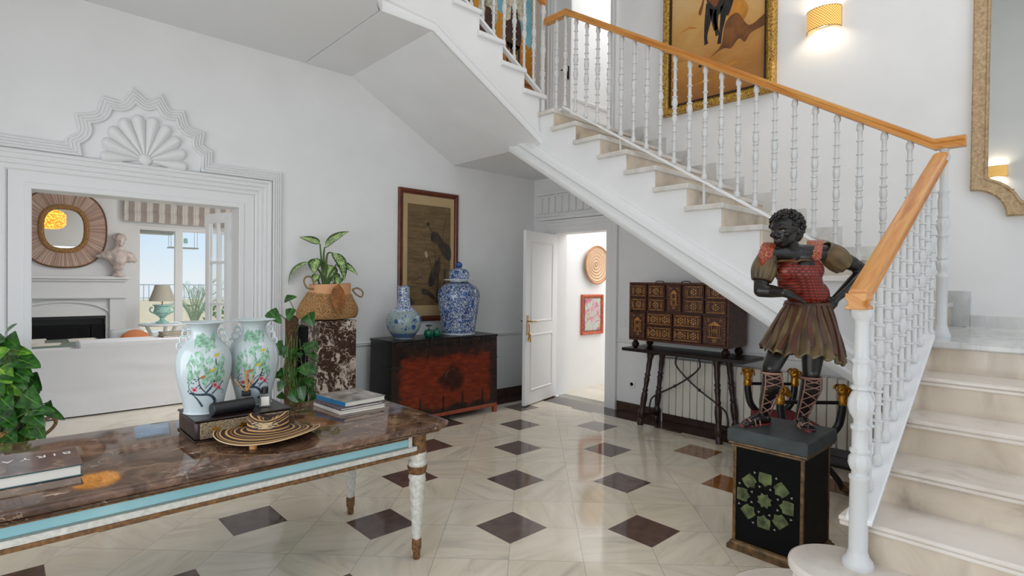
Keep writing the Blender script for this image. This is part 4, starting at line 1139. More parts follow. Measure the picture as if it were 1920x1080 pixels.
for x in (0, W-.042):
    for y in (-.012, D-.03): part('stand_leg', MB().box(x, x+.042, y, y+.042, 0, .066 if y > 0 else .104), M['redlacq'], ch, world=False)
ZC = .893
p = atz(766, 636, ZC)
bv = thing('bottle_vase', 'blue and white bottle vase with flower sprays on the red chest', 'vase', (3.06, 4.92, ZC))
part('body', MB().lathe(smooth_prof([(.0, .0), (.092, 0), (.098, .008), (.125, .04), (.16, .09), (.181, .16), (.177, .215), (.150, .265), (.108, .302), (.078, .335), (.066, .38), (.061, .45), (.060, .53), (.064, .543)], 4) + [(.054, .543), (.05, .45)], (0, 0, 0), 40), M['bluevase'], bv, world=False, smooth=60)
gj = thing('ginger_jar', 'large blue and white lidded temple jar on the red chest', 'jar', (3.79, 4.945, ZC))
part('body', MB().lathe(smooth_prof([(0, 0), (.175, 0), (.183, .012), (.19, .06), (.203, .16), (.222, .28), (.236, .38), (.238, .44), (.222, .505), (.17, .555), (.115, .58), (.105, .59)], 4), (0, 0, 0), 44), M['bluejar'], gj, world=False, smooth=60)
part('foot_ring', MB().lathe([(0, .0), (.18, .0), (.187, .004), (.189, .022), (.183, .024)], (0, 0, 0), 44), M['vase'], gj, world=False)
part('neck', MB().lathe([(.104, .575), (.104, .612)], (0, 0, 0), 36), M['vase'], gj, world=False)
part('lid', MB().lathe([(.0, .608), (.165, .606), (.172, .611), (.165, .616), (.12, .62), (.114, .63), (.117, .67), (.112, .70), (.09, .727), (.05, .738), (.03, .74), (.025, .75), (0, .75)], (0, 0, 0), 40), M['bluejar'], gj, world=False, smooth=50)
part('lid_flange', MB().lathe([(.118, .6055), (.170, .6035), (.1755, .611), (.168, .6175), (.118, .622)], (0, 0, 0), 40), M['vase'], gj, world=False)
part('knob', MB().lathe(smooth_prof([(0, .74), (.025, .745), (.038, .77), (.034, .795), (.012, .812), (0, .815)], 3), (0, 0, 0), 20), M['cobalt'], gj, world=False)
for k, (px, py, r, lab) in enumerate(((803, 633, .050, 'small green malachite pot with a mushroom shaped knob between the blue and white vases'), (819, 632, .048, 'small green malachite pot with a domed lid beside the temple jar'))):
    q = atz(px, py, ZC); q = V((q.x, max(q.y, 4.82), ZC)) + FW*.03
    m_ = thing('malachite_pot', lab, 'pot', q)
    part('body', MB().lathe(smooth_prof([(0, 0), (.032, 0), (r, .035), (r*.98, .06), (r*.6, .082), (0, .086)], 4), (0, 0, 0), 20), M['malachite'], m_, world=False)
    if k == 0: part('knob', MB().lathe([(.006, .08), (.006, .115), (.036, .118), (.03, .13), (0, .136)], (0, 0, 0), 12), M['iron_dark'], m_, world=False)
    else: part('knob', MB().ball((0, 0, .088), .014, 8), M['malachite'], m_, world=False)

# marble pedestal with the basket plant 
mp_ = single('marble_pedestal', MB().box(2.12, 2.50, 4.86, 5.24, 0, 1.11), M['breccia'], 'square brown and cream veined marble pedestal carrying the basket plant', 'pedestal', bev=.004)
bg = thing('plant_basket', 'slouching woven seagrass basket with rope handles holding the variegated houseplant', 'basket', (2.315, 5.03, 1.111))
def bask(u, v):
    a = 2*pi*u; z = .255*v
    r = .235*(1-v)**.5*.25 + .19 + .045*sin(pi*min(1, v*1.15))*(1-v*.6)
    if v < .06: r *= .55+.45*(v/.06)**.5
    x = r*cos(a)*1.08; y_ = r*sin(a)*.80
    lean = -.03*(1-v)
    return V((x + lean + .012*mnoise.noise(V((x*8, y_*8, z*9))), y_ + .008*mnoise.noise(V((x*9+4, y_*9, z*9))), z*(1+.05*cos(a-2))))
part('woven_body', MB().grid(bask, 48, 16), M['seagrass'], bg, world=False, smooth=70)
def band(u, v):
    a = 2*pi*u; k = .055*max(0, -sin(a+.2)) if v < .5 else 0
    return V((.198*cos(a)*1.0, .158*sin(a)*.96, .235+.105*v + .006*cos(a)))
part('leather_band', MB().grid(band, 40, 4), M['peach'], bg, world=False, smooth=70)
part('soil', MB().lathe([(0, 0), (.17, 0)], (0, 0, .31), 24, sy=.8), M['soil'], bg, world=False)
for s, pp in ((-1, [(-.19, -.06, .29), (-.25, -.07, .30), (-.285, -.075, .36), (-.26, -.07, .405), (-.21, -.065, .395), (-.185, -.06, .33)]), (1, [(.195, -.06, .285), (.25, -.07, .30), (.30, -.075, .26), (.285, -.08, .215), (.235, -.075, .235), (.195, -.065, .28)])):
    part('rope_handle', MB().tube(bez(pp, 6), .008, 7), M['rope'], bg, world=False)
lf = MB(); Lc = V((.015, -.235, .30))
leaf_uv(lf, Lc+V((-.03, .03, .035)), Lc+V((-.045, -.035, -.245)), V((.25, -1, .05)), .165, 8, 12, fold=-.12, shape=lambda t: sin(pi*min(1, t**.8))**.7)
part('leaf_ornament', lf, M['leafbrown'], bg, world=False, smooth=70)
part('tie_cord', MB().tube(bez([(.0, -.16, .34), (.0, -.2, .33), (.01, -.205, .30)], 5), .004, 6), M['rope'], bg, world=False)
dp = thing('variegated_houseplant', 'variegated dumb cane plant growing from the seagrass basket', 'plant', (2.315, 5.03, 1.42))
st_ = MB(); fo = MB(); s198 = 197.
def dpt(px, py, d=0.): # picture point on the plant's own vertical plane, d towards the viewpoint
    return atd(px, py, 5.24-d)
root = dpt(609, 540)
for (bp_, mid, b0, tip, nrm, w_, dr) in (
    ((609, 540), (607, 480), (609, 463), (655, 434), (.2, -.6, .8), .125, .15),
    ((609, 540), (603, 490), (600, 457), (561, 445), (-.2, -.6, .8), .085, .15),
    ((610, 540), (613, 480), (624, 474), (645, 527), (.5, -.5, .7), .10, .55),
    ((608, 540), (600, 510), (580, 492), (541, 537), (-.5, -.6, .6), .085, .55),
    ((608, 540), (603, 500), (594, 484), (590, 514), (-.2, -1, .25), .11, .3),
    ((610, 540), (618, 515), (630, 497), (671, 516), (.4, -.6, .7), .08, .45),
    ((609, 540), (613, 520), (622, 497), (612, 525), (.1, -1, .2), .13, .2),
    ((606, 540), (598, 530), (596, 514), (588, 531), (-.2, -1, .2), .075, .1),
    ((611, 540), (620, 525), (631, 511), (625, 531), (.1, -1, .2), .075, .1),
    ((611, 541), (626, 532), (636, 519), (632, 534), (.3, -1, .2), .07, .1),
    ((612, 541), (628, 500), (640, 494), (662, 510), (.4, -.6, .7), .06, .4)):
    dd = random.uniform(-.03, .09)
    pts = bez([dpt(*bp_), dpt(*mid, d=dd*.6), dpt(*b0, d=dd)], 6); st_.tube(pts, [.012-.006*i/len(pts) for i in range(len(pts))], 6)
    up_ = RT*nrm[0] + FW*nrm[1] + V((0, 0, nrm[2]))
    leaf_uv(fo, dpt(*b0, d=dd), dpt(*tip, d=dd+.03), up_, w_*1.25, 8, 14, fold=.18, droop=dr)
part('stems', st_, M['stem'], dp); part('foliage', fo, M['leaf_dieff'], dp, smooth=70)

# climbing plant on a moss pole, between the table and the pedestal
cp_ = thing('climbing_plant', 'heart leaved climber on a fibrous moss pole, between the doorway and the marble pedestal', 'plant', (1.74, 4.42, 0))
part('pot', MB().lathe([(0, 0), (.13, 0), (.17, .3), (.18, .32), (.17, .33), (.155, .33), (.15, .28), (0, .28)], (0, 0, 0), 24), M['basketdark'], cp_, world=False)
mp2 = MB().lathe([(.045, .28), (.05, .6), (.047, 1.0), (.05, 1.17), (.03, 1.2), (0, 1.2)], (-.03, 0, 0), 16, mod=lambda a, j: 1+.12*sin(3*a+j))
part('moss_pole', mp2, M['moss'], cp_, world=False)
part('moss_pole', MB().lathe([(.05, .28), (.055, .6), (.05, 1.1), (0, 1.12)], (.085, .08, 0), 14, mod=lambda a, j: 1+.12*sin(3*a+j)), M['blackmatte'], cp_, world=False)
heart = lambda t: (min(1, (t/.12))**.6)*(1-t)**.62*1.25 if t > 0 else .35
fo = MB(); vi = MB(); rnd = random.Random(11)
D4 = V((1.74, 4.42, 0)).dot(FW)
lv = [(505, 583, 528, 607, .085), (548, 578, 541, 603, .08), (578, 588, 588, 612, .095), (534, 562, 557, 557, .06), (520, 640, 528, 668, .095), (552, 652, 546, 668, .08), (570, 655, 590, 645, .075), (543, 650, 532, 672, .08), (551, 690, 548, 712, .09), (565, 685, 580, 705, .085), (556, 700, 566, 735, .09), (578, 690, 592, 700, .07), (535, 690, 528, 705, .06), (575, 712, 585, 722, .05), (562, 725, 570, 752, .08), (545, 735, 560, 755, .07), (530, 715, 522, 735, .055), (586, 640, 596, 660, .05)]
for (x0, y0, x1, y1, w_) in lv:
    d = rnd.uniform(.02, .16); a = atd(x0, y0, D4-d); b = atd(x1, y1, D4-d-.03)
    L = (b-a).length; b = a + (b-a).normalized()*max(L, w_*1.15)
    leaf_uv(fo, a, b, RT*rnd.uniform(-.5, .5) - FW + V((0, 0, rnd.uniform(.2, .7))), w_*1.15, 6, 10, fold=.15, droop=.12, shape=heart)
    q = atd(545+rnd.uniform(-8, 14), (y0+y1)/2+rnd.uniform(5, 30), D4-.03)
    vi.tube(bez([q, (q+a)/2+V((0, 0, .03)), a], 5), .0035, 5)
for k in range(46):
    z = rnd.uniform(.34, .95); a_ = rnd.uniform(0, 2*pi); c = V((1.74+.02+.12*cos(a_), 4.42+.03+.11*sin(a_), z)); d = V((cos(a_), sin(a_), rnd.uniform(-.8, .1)))
    leaf_uv(fo, c, c+d.normalized()*rnd.uniform(.05, .085), V((rnd.uniform(-.4, .4), -1, rnd.uniform(.1, .8))), .06, 4, 6, shape=heart)
for k in range(26):
    x = rnd.uniform(-.1, .1); vi.tube(bez([(1.74+x, 4.37+rnd.uniform(-.05, .05), 1.1-rnd.random()*.4), (1.74+x+rnd.uniform(-.06, .06), 4.33, .75), (1.74+rnd.uniform(-.12, .12), 4.35, .35)], 6), .003, 5)
part('foliage', fo, M['leaf_pothos'], cp_, smooth=70); part('vines', vi, M['stem'], cp_)

# big leafy plant at the left, behind the table
lpz = thing('pothos_plant', 'bushy green pothos plant behind the left end of the marble table', 'plant', (-.05, 4.86, 0))
part('pot', MB().lathe([(0, 0), (.2, 0), (.23, .35), (.24, .52), (.22, .52), (.21, .48), (0, .48)], (0, 0, 0), 28), M['seagrass'], lpz, world=False)
q1 = MB().tube(bez([(.22, -.05, .49), (.27, -.06, .53), (.31, -.06, .55), (.33, -.06, .50), (.28, -.06, .44), (.22, -.05, .42)], 6), .011, 8)
part('rope_handle', q1, M['rope'], lpz, world=False)
fo = MB(); fl_ = MB(); vi = MB(); rnd = random.Random(23); D5 = V((-.05, 4.86, 0)).dot(FW)
lv = [(8, 632, 33, 607, .07), (12, 632, 38, 655, .10), (20, 655, 62, 663, .07), (30, 673, 77, 690, .12), (5, 650, -8, 672, .11), (15, 690, 55, 717, .13), (30, 700, 52, 730, .09), (0, 690, 20, 715, .12), (45, 740, 80, 762, .13), (10, 712, 48, 742, .14), (55, 725, 75, 738, .08), (40, 760, 22, 790, .12), (0, 780, 30, 800, .12), (60, 770, 105, 772, .07), (75, 765, 122, 788, .07), (55, 775, 85, 800, .10), (25, 800, 45, 830, .09), (70, 800, 85, 822, .09), (5, 810, 25, 825, .12), (50, 800, 62, 822, .08), (-5, 740, 20, 765, .13), (88, 755, 100, 768, .045), (45, 690, 62, 705, .05), (-15, 640, 8, 640, .10), (-10, 720, 5, 740, .1)]
def lft(mb, x0, y0, x1, y1, w_, d, k):
    w_ *= 1.08; a = atd(x0, y0, D5-d); b = atd(x1, y1, D5-d-.04); L = (b-a).length; b = a+(b-a).normalized()*max(L, w_*1.2)
    leaf_uv(mb, a, b, RT*rnd.uniform(-.4, .4) - FW*.8 + V((0, 0, rnd.uniform(.4, 1))), w_, 6, 10, fold=.16, droop=.16, shape=heart)
    q = atd(20+rnd.uniform(-20, 30), (y0+y1)/2+rnd.uniform(15, 60), D5-.02)
    vi.tube(bez([q, (q+a)/2+V((0, 0, .04)), a], 5), .004, 5)
for k, (x0, y0, x1, y1, w_) in enumerate(lv): lft(fl_ if k in (4, 7, 9, 2) else fo, x0, y0, x1, y1, w_, rnd.uniform(.0, .16), k)
for k in range(95):
    x0 = rnd.uniform(-60, 62); y0 = rnd.uniform(650, 822)
    if x0 > 25 and y0 < 700: x0 -= 40
    lft(fl_ if k % 7 == 0 else fo, x0, y0, x0+rnd.uniform(-10, 30), y0+rnd.uniform(8, 30), rnd.uniform(.05, .085), rnd.uniform(-.22, .02), k)
vi.tube(bez([atd(20, 700, D5), atd(40, 740, D5-.1), atd(60, 790, D5-.08)], 6), .008, 6)
part('foliage', fo, M['leaf_pothos'], lpz, smooth=70); part('young_leaves', fl_, M['leaf_light'], lpz, smooth=70, label='lighter yellow green leaves'); part('vines', vi, M['stem'], lpz)

# ================================================================ marble-topped console table
tb = thing('console_table', 'long console table with brown marble top, pale blue frieze and fluted white legs', 'table', (.6, 2.87, 0))
TX0, TX1, TY0, TY1, TZ = -.95, 1.80, 2.375, 3.365, .735
ch_ = .03
def slab(off, z):
    x0, x1, y0, y1 = TX0-off, TX1+off, TY0-off, TY1+off; c = .055
    return [(x0+c, y0, z), (x1-c, y0, z), (x1, y0+c, z), (x1, y1-c, z), (x1-c, y1, z), (x0+c, y1, z), (x0, y1-c, z), (x0, y0+c, z)]
m = MB(); rings = [slab(-.05, TZ-.05), slab(-.03, TZ-.05), slab(-.022, TZ-.040), slab(-.03, TZ-.034), slab(-.004, TZ-.030), slab(0, TZ-.022), slab(0, TZ-.012), slab(-.004, TZ-.005), slab(-.012, TZ-.001), slab(-.018, TZ)]
vs = [p for r in rings for p in r]; fs = [[i*8+k, i*8+(k+1) % 8, (i+1)*8+(k+1) % 8, (i+1)*8+k] for i in range(len(rings)-1) for k in range(8)]
fs += [list(range(8))[::-1], [(len(rings)-1)*8+k for k in range(8)]]
m.add(vs, fs); part('tabletop', m, M['emperador'], tb, smooth=25)
AX0, AX1, AY0, AY1 = -.80, 1.59, 2.455, 3.275
AT = TZ-.05
b = MB(); b.box(AX0, AX1, AY0+.012, AY1-.012, .60, AT); b.box(AX0+.012, AX1-.012, AY0, AY1, .60, AT)
part('frieze', b, M['blue'], tb, smooth=0)
b = MB()
for y, s in ((AY0, -1), (AY1, 1)):
    b.box(AX0+.0, AX1+.02, y-.012 if s < 0 else y, y if s < 0 else y+.012, .592, .618)
    for x in (AX0+.02, AX1-.02): b.box(x-.01, x+.012, y-.008 if s < 0 else y, y if s < 0 else y+.008, .60, AT)
for x, s in ((AX0, -1), (AX1, 1)):
    b.box(x-.012 if s < 0 else x, x if s < 0 else x+.012, AY0, AY1, .592, .618)
part('white_moulding', b, M['tablewhite'], tb, bev=.003)
b = MB(); b.box(AX0-.012, AX1+.026, AY0-.016, AY0+.05, .575, .593).box(AX0-.012, AX1+.02, AY1-.05, AY1+.012, .575, .593).box(AX0-.012, AX0+.04, AY0, AY1, .5751, .5931).box(AX1-.04, AX1+.016, AY0, AY1, .5751, .5931)
b.box(AX0, AX1, AY0-.0045, AY0+.01, .66, .668)
part('brown_moulding', b, M['tablebrown'], tb, bev=.003)
b = MB(); b.box(AX0+.03, AX1-.03, AY0-.004, AY0+.004, .616, .624); part('grey_fillet', b, M['greygreen'], tb)
for x in (-.84, 1.638):
    for y in (2.485, 3.243):
        lg = MB(); lg.lathe([(0, 0), (.016, 0), (.020, .012), (.018, .03), (.018, .055)], (x, y, 0), 18)
        pr_ = [(.022, .11), (.023, .12)] + [(.0225+.021*(k/40)+(.0025 if k % 2 else 0), .12+.33*k/40) for k in range(41)] + [(.044, .452), (.041, .462), (.041, .50), (.047, .503), (.05, .515), (.047, .53), (.04, .534), (.048, .56), (.048, .578)]
        def tw(a, j): return 1+.07*sin(3*a+.9*j) if 2 < j < 43 else 1
        l = part('leg', MB().lathe(pr_, (x, y, 0), 26, mod=tw), M['tablewhite'], tb, smooth=50)
        g1 = MB().lathe([(.0225, .05), (.024, .06), (.0245, .10), (.0225, .113)], (x, y, 0), 20, mod=lambda a, j: 1+.1*(1 if sin(10*a) > 0 else -.4))
        part('gilt_collar', g1, M['tablebrown'], l); g1 = MB()
        g1.lathe([(.042, .462), (.0465, .466), (.0535, .50), (.044, .504)], (x, y, 0), 30, mod=lambda a, j: 1+.05*sin(15*a))
        part('gilt_collar', g1, M['tablebrown'], l); g1 = MB()
        pr2 = [(.045, .578)] + [(.044+(.003 if k % 2 else 0), .58+.1*k/10) for k in range(11)] + [(.04, AT)]
        g1.lathe(pr2, (x, y, 0), 24)
        part('gilt_collar', g1, M['tablebrown'], l)
        part('foot', MB().lathe([(0, 0), (.017, 0), (.021, .012), (.019, .03), (.0215, .045), (.0225, .052)], (x, y, 0), 18), M['tablebrown'], l)

# things on the table
Z = TZ+.0005
wb_ = thing('carved_box', 'antique book shaped wooden box under the two flowered vases', 'box', (.87, 2.97, Z))
part('body', MB().box(.655, 1.09, 2.815, 3.13, Z+.006, Z+.092), M['darkwood'], wb_, bev=.012)
part('lid', MB().box(.65, 1.095, 2.808, 3.135, Z+.092, Z+.1005), M['darkwood2'], wb_, bev=.004)
part('base', MB().box(.65, 1.095, 2.808, 3.135, Z, Z+.007), M['darkwood2'], wb_, bev=.003)
p = MB(); p.box(.675, 1.08, 2.806, 2.816, Z+.012, Z+.088); part('gilt_panel', p, M['giltpanel'], wb_, bev=.004)
p = MB()
for k in range(3): p.add([(.74+.12*k+.028*cos(a*pi/5)*(1 if a % 2 else .5), 2.8045, Z+.05+.02*sin(a*pi/5)*(1 if a % 2 else .5)) for a in range(10)], [list(range(10))])
part('gilt_ornament', p, M['brass'], wb_)
ZB = Z+.101
vprof = [(.0, 0), (.083, 0), (.086, .006), (.087, .03), (.096, .08), (.114, .155), (.123, .215), (.121, .265), (.107, .308), (.084, .336), (.066, .356), (.057, .380), (.0575, .400), (.066, .418), (.084, .431), (.103, .4365), (.1065, .4375), (.1065, .440), (.100, .4395), (.075, .428), (.055, .405), (.05, .385), (.05, .37)]
vsm = smooth_prof(vprof[:17], 4)
def vr(z):
    for (r0, z0), (r1, z1_) in zip(vsm, vsm[1:]):
        if z0 <= z <= z1_ and z1_ > z0: return r0+(r1-r0)*(z-z0)/(z1_-z0)
    return .1
def make_vase(label, loc, face, mir, rnd):
    t = thing('flowered_vase', label, 'vase', loc, 0, 'pair of flowered porcelain vases')
    part('body', MB().lathe(vsm + [(r, z) for r, z in vprof[17:]], (0, 0, 0), 56), M['vase'], t, world=False, smooth=60)
    def on(x, z, e=.0008):    # x: arc metres around from the facing direction
        r = vr(z); a = face + mir*x/max(r, .05); return V(((r+e)*cos(a), (r+e)*sin(a), z))
    def patch(pts, e=.0008, sub=1):
        c = (sum(p[0] for p in pts)/len(pts), sum(p[1] for p in pts)/len(pts))
        return [on(*c, e=e)] + [on(*p, e=e) for p in pts]
    def addp(mb, pts, e=.0008):
        v = patch(pts, e); n = len(pts); mb.add(v, [(0, 1+k, 1+(k+1) % n) for k in range(n)])
    gm = MB()
    for k in range(70):       # willow: hanging strokes
        s = rnd.random(); x = -.035+.075*s + rnd.gauss(0, .010); z = .395-.03*rnd.random() if k < 16 else .37-.20*rnd.random()*(1-.5*abs(s-.4))
        if k > 40: x = -.055-.02*rnd.random() if k % 3 == 0 else .035+.045*rnd.random(); z = .30-.10*rnd.random()
        l = rnd.uniform(.035, .065); w = rnd.uniform(.006, .012); dx = rnd.uniform(-.016, .016)
        addp(gm, [(x, z), (x+w+dx*.5, z-l*.45), (x+dx, z-l), (x-w+dx*.5, z-l*.5)], .0008+.0001*(k % 5))
    part('willow_painting', gm, M['vgreen'], t, world=False)
    ik = MB()
    def br(pts, w):
        q = bez([(a, b, 0) for a, b in pts], 6)
        for i in range(len(q)-1):
            a, b = q[i], q[i+1]; tt = (b-a).normalized(); nn = V((-tt.y, tt.x, 0)); w0 = w*(1-.6*i/len(q)); w1 = w*(1-.6*(i+1)/len(q))
            if w0 < .0012: w0 = w1 = .0012
            ik.add([on(*(a+nn*w0)[:2]), on(*(a-nn*w0)[:2]), on(*(b-nn*w1)[:2]), on(*(b+nn*w1)[:2])], [(0, 1, 2, 3)])
    br([(.03, .035), (.045, .06), (.02, .095), (-.03, .10), (-.07, .108)], .009); br([(-.01, .04), (-.03, .075), (-.05, .10)], .005); br([(.0, .10), (.035, .15), (.05, .2), (.045, .27)], .005)
    br([(.01, .10), (-.02, .14), (-.03, .19)], .003); br([(.03, .1), (.06, .13), (.085, .16)], .0035); br([(.0, .13), (.03, .16), (.06, .17)], .002); br([(-.05, .105), (-.07, .13), (-.07, .16)], .002); br([(.05, .12), (.08, .115)], .002)
    for k in range(34):
        x, z = rnd.uniform(-.08, .09), rnd.uniform(.09, .18); s = .004
        addp(ik, [(x-s, z), (x, z+s*1.3), (x+s, z), (x, z-s*.6)], .0006)
    part('branch_painting', ik, M['vink'], t, world=False)
    fm = MB()
    for x, z in ((-.045, .125), (.042, .142), (.06, .128)):
        fm.mi = 1; addp(fm, [(x+.014*cos(k*pi/5)*(1 if k % 2 else .7), z+.014*sin(k*pi/5)*(1 if k % 2 else .7)) for k in range(10)], .0012)
        fm.mi = 0; addp(fm, [(x+.007*cos(k*pi/4), z+.007*sin(k*pi/4)) for k in range(8)], .0016)
    part('blossom_painting', fm, [M['vred'], M['vpink']], t, world=False)
    for x, z, mi in ((.05, .285, 0), (-.01, .185, 1), (.03, .215, 0)):
        bm_ = MB(); addp(bm_, [(x-.016, z-.004), (x-.006, z+.005), (x+.006, z+.010), (x+.013, z+.008), (x+.011, z), (x, z-.008)], .0012)
        part('bird_painting', bm_, (M['vyellow'], M['vbrown'])[mi], t, world=False)
    for s in (-1, 1):
        hb = MB(); a0 = face + s*pi/2
        u = V((cos(a0), sin(a0), 0))
        for zz, rr, sc_ in ((.385, .075, .017), (.355, .083, .020), (.325, .098, .016)):
            c = u*(rr+.004) + V((0, 0, zz))
            hb.tube([c + u*(sc_*.8*cos(2*pi*k/10)) + V((0, 0, sc_*sin(2*pi*k/10))) for k in range(10)], .0055, 6, closed=True)
        hb.ball(u*.084+V((0, 0, .40)), .009, 8)
        part('handle', hb, M['vase'], t, world=False)
    return t
fa = lambda p: atan2(-p[1], -p[0])
rnd = random.Random(4)
make_vase('pale flowered porcelain vase standing nearest the black tube on the wooden box', (.737, 3.005, ZB), fa((.737, 3.005))+.05, 1, rnd)
make_vase('pale flowered porcelain vase behind the reed diffuser and next to the climbing plant', (.985, 3.055, ZB), fa((.985, 3.055))-.05, 1, rnd)
# blue flower sprays on the bottle vase's belly
bpr = smooth_prof([(.0, .0), (.092, 0), (.098, .008), (.125, .04), (.16, .09), (.181, .16), (.177, .215), (.150, .265), (.108, .302)], 4)
def br_(z):
    for (r0, z0), (r1, z1_) in zip(bpr, bpr[1:]):
        if z0 <= z <= z1_ and z1_ > z0: return r0+(r1-r0)*(z-z0)/(z1_-z0)
    return .1
bface = fa_ = atan2(-4.92, -3.06); sp_ = MB()
def onb(x, z, e=.0012): r = br_(z)+e; a = bface+x/max(.06, br_(z)); return V((r*cos(a), r*sin(a), z))
def petal(cx, cz, r0, r1, a, w, e=.0012):
    p = [(cx+r0*cos(a), cz+r0*sin(a)), (cx+(r0+r1)/2*cos(a)-w*sin(a), cz+(r0+r1)/2*sin(a)+w*cos(a)), (cx+r1*cos(a), cz+r1*sin(a)), (cx+(r0+r1)/2*cos(a)+w*sin(a), cz+(r0+r1)/2*sin(a)-w*cos(a))]
    sp_.add([onb(*q, e=e) for q in p], [(0, 1, 2, 3)])
rb = random.Random(8)
for cx, cz, R0 in ((-.075, .185, .03), (.105, .125, .034), (.02, .24, .016), (.02, .105, .018), (.22, .2, .03), (-.2, .12, .03), (.33, .12, .03), (-.32, .2, .03), (.115, .20, .016)):
    for k in range(9): petal(cx, cz, .004, R0, k*2*pi/9, R0*.22)
    for k in range(7): petal(cx, cz, .0, R0*.5, k*2*pi/7+.3, R0*.14, .0016)
    for k in range(14):
        a = rb.uniform(0, 2*pi); rr = R0*rb.uniform(1.3, 2.5); x, z = cx+rr*cos(a), cz+rr*sin(a)
        if .07 < z < .275: petal(x, z, 0, R0*.45+.004, a+rb.uniform(-.9, .9), .0045)
sp_.v = [p+V((3.06, 4.92, ZC)) for p in sp_.v]
part('spray_painting', sp_, M['cobalt'], bv)

a = V((.735, 2.862, ZB+.031)); b_ = V((.925, 2.895, ZB+.031))
tu = MB(); d = (b_-a).normalized()
tu.lathe([(0, 0), (.028, 0), (.031, .003), (.031, .098), (.0302, .0985), (.031, .099), (.031, .197), (.028, .2), (0, .2)], a, 28, axis=d)
single('leather_tube', tu, M['leather'], 'black leather cylinder case lying on the wooden box in front of the vases', 'case')
rd = thing('reed_diffuser', 'small reed diffuser with orange sticks beside the black tube', 'diffuser', (.915, 2.945, ZB))
def bottle(t, w, h, nk):
    part('glass_body', MB().box(-w/2, w/2, -w/2, w/2, 0, h).lathe([(nk, h), (nk, h+.012)], (0, 0, 0), 16), M['bottle_glass'], t, world=False, bev=.006)
    part('label', MB().box(-w*.36, w*.36, -w/2-.0012, -w/2-.0002, h*.12, h*.8), M['paper'], t, world=False)
rd.rotation_euler[2] = -.25
bottle(rd, .048, .062, .014)
part('cap', MB().box(-.021, .021, -.021, .021, .064, .086), M['black'], rd, world=False, bev=.003)
sticks = MB()
for x, y in ((.0, 0), (.008, .004), (-.004, .006), (.03, .0), (.045, .01), (-.055, -.01)): sticks.tube([(x*.1, y*.1, .084), (x, y*2, .19-abs(x)*.7)], .0026, 6)
part('reeds', sticks, M['reed'], rd, world=False)
pb = thing('perfume_bottle', 'square clear glass bottle with black cap beside the reed diffuser', 'bottle', (1.0, 2.925, ZB), -.3)
bottle(pb, .052, .066, .014)
part('cap', MB().lathe([(.0155, .070), (.0155, .096), (.014, .098), (0, .098)], (0, 0, 0), 20), M['black'], pb, world=False)
# straw hat
ht = thing('straw_hat', 'wide brimmed straw hat with dark and tan stripes lying on the marble table', 'hat', (.935, 2.69, Z), radians(-30))
def brim(u, v):
    a = 2*pi*u; r = .078+(.218-.078)*v
    z = .042 + .008*(1-v) + .016*v*v*cos(2*a+.5) - .012*v - .010*v*v*sin(a)
    return V((r*1.06*cos(a), r*.92*sin(a), max(.004, z)))
part('brim', MB().grid(brim, 96, 26), M['hatbrim'], ht, world=False, smooth=70)
def crown(u, v):
    a = 2*pi*u
    if v < .55: r = .084-.006*(v/.55); z = .050+.052*(v/.55)
    elif v < .7: t = (v-.55)/.15; r = .078-.014*t; z = .102+.006*sin(pi*t*.6)
    else: t = (v-.7)/.3; r = .064*(1-t); z = .108-.03*t**.7
    return V((r*1.12*cos(a), r*.92*sin(a), z + .012*cos(2*a)*(1 if v > .4 else v/.4)))
cr = MB().grid(crown, 80, 30)
part('crown', cr, M['hatbrim'], ht, world=False, smooth=70)
def hb_(u, v):
    a = 2*pi*u; r = .0835-.004*v; return V((r*1.12*cos(a), r*.92*sin(a), .048+.042*v))
part('band', MB().grid(hb_, 80, 4), M['hatband'], ht, world=False, smooth=70)
part('brim_edge', MB().tube([brim(k/96, 1) for k in range(96)], .0028, 6, closed=True), M['hatband'], ht, world=False)
ft = MB().lathe([(.016, 0), (.017, .017)], (-.03, -.165, 0), 14); part('rolled_end', ft, M['reed'], ht, world=False)
# books on the right
flatbook('book', 'white covered book lowest in the pile at the right of the table', (1.53, 3.055, Z), .03, .29, .33, .018, 'paper', 'books piled on the table')
flatbook('book', 'dark speckled book in the middle of the table pile', (1.525, 3.06, Z+.019), .06, .275, .315, .014, 'dotbook', 'books piled on the table')
flatbook('book', 'grey photo book with blue spine on top of the table pile', (1.548, 3.07, Z+.034), .10, .275, .31, .030, 'greybook', 'books piled on the table', spine='bluebook')
# big book on the left
bk = thing('large_book', 'large brown book with pale upside-down title at the left of the marble table', 'book', (.05, 2.795, Z))
BW0, BW1, BY0, BY1, BH_ = -.13, .235, 2.632, 2.955, .043
c = MB(); c.box(BW0, BW1, BY0, BY1, Z, Z+.004).box(BW0, BW1, BY0, BY1, Z+BH_-.004, Z+BH_).box(BW0, BW0+.004, BY0, BY1, Z+.004, Z+BH_-.004)
part('cover', c, M['tealbook'], bk, bev=.0015)
part('pages', MB().box(BW0+.004, BW1-.008, BY0+.006, BY1-.006, Z+.004, Z+BH_-.004), M['paper'], bk)
g = G('brown_photo_jacket'); n_ = g.noise(g.pos(), 7, 5, .6, 1.2)
M['jacket'] = g.out(g.ramp(n_, [(.3, '#3b2a29'), (.5, '#5b4644'), (.62, '#7d6858'), (.75, '#b09a62')]), .12, spec=.55)
part('jacket', MB().box(BW0+.001, BW1-.001, BY0+.001, BY1-.001, Z+BH_, Z+BH_+.0008), M['jacket'], bk)
cu = bpy.data.curves.new('title_lettering', 'FONT'); cu.body = 'B I R Y A C I'; cu.size = .052; cu.align_x = 'LEFT'; cu.extrude = .0002; cu.space_character = 1.05
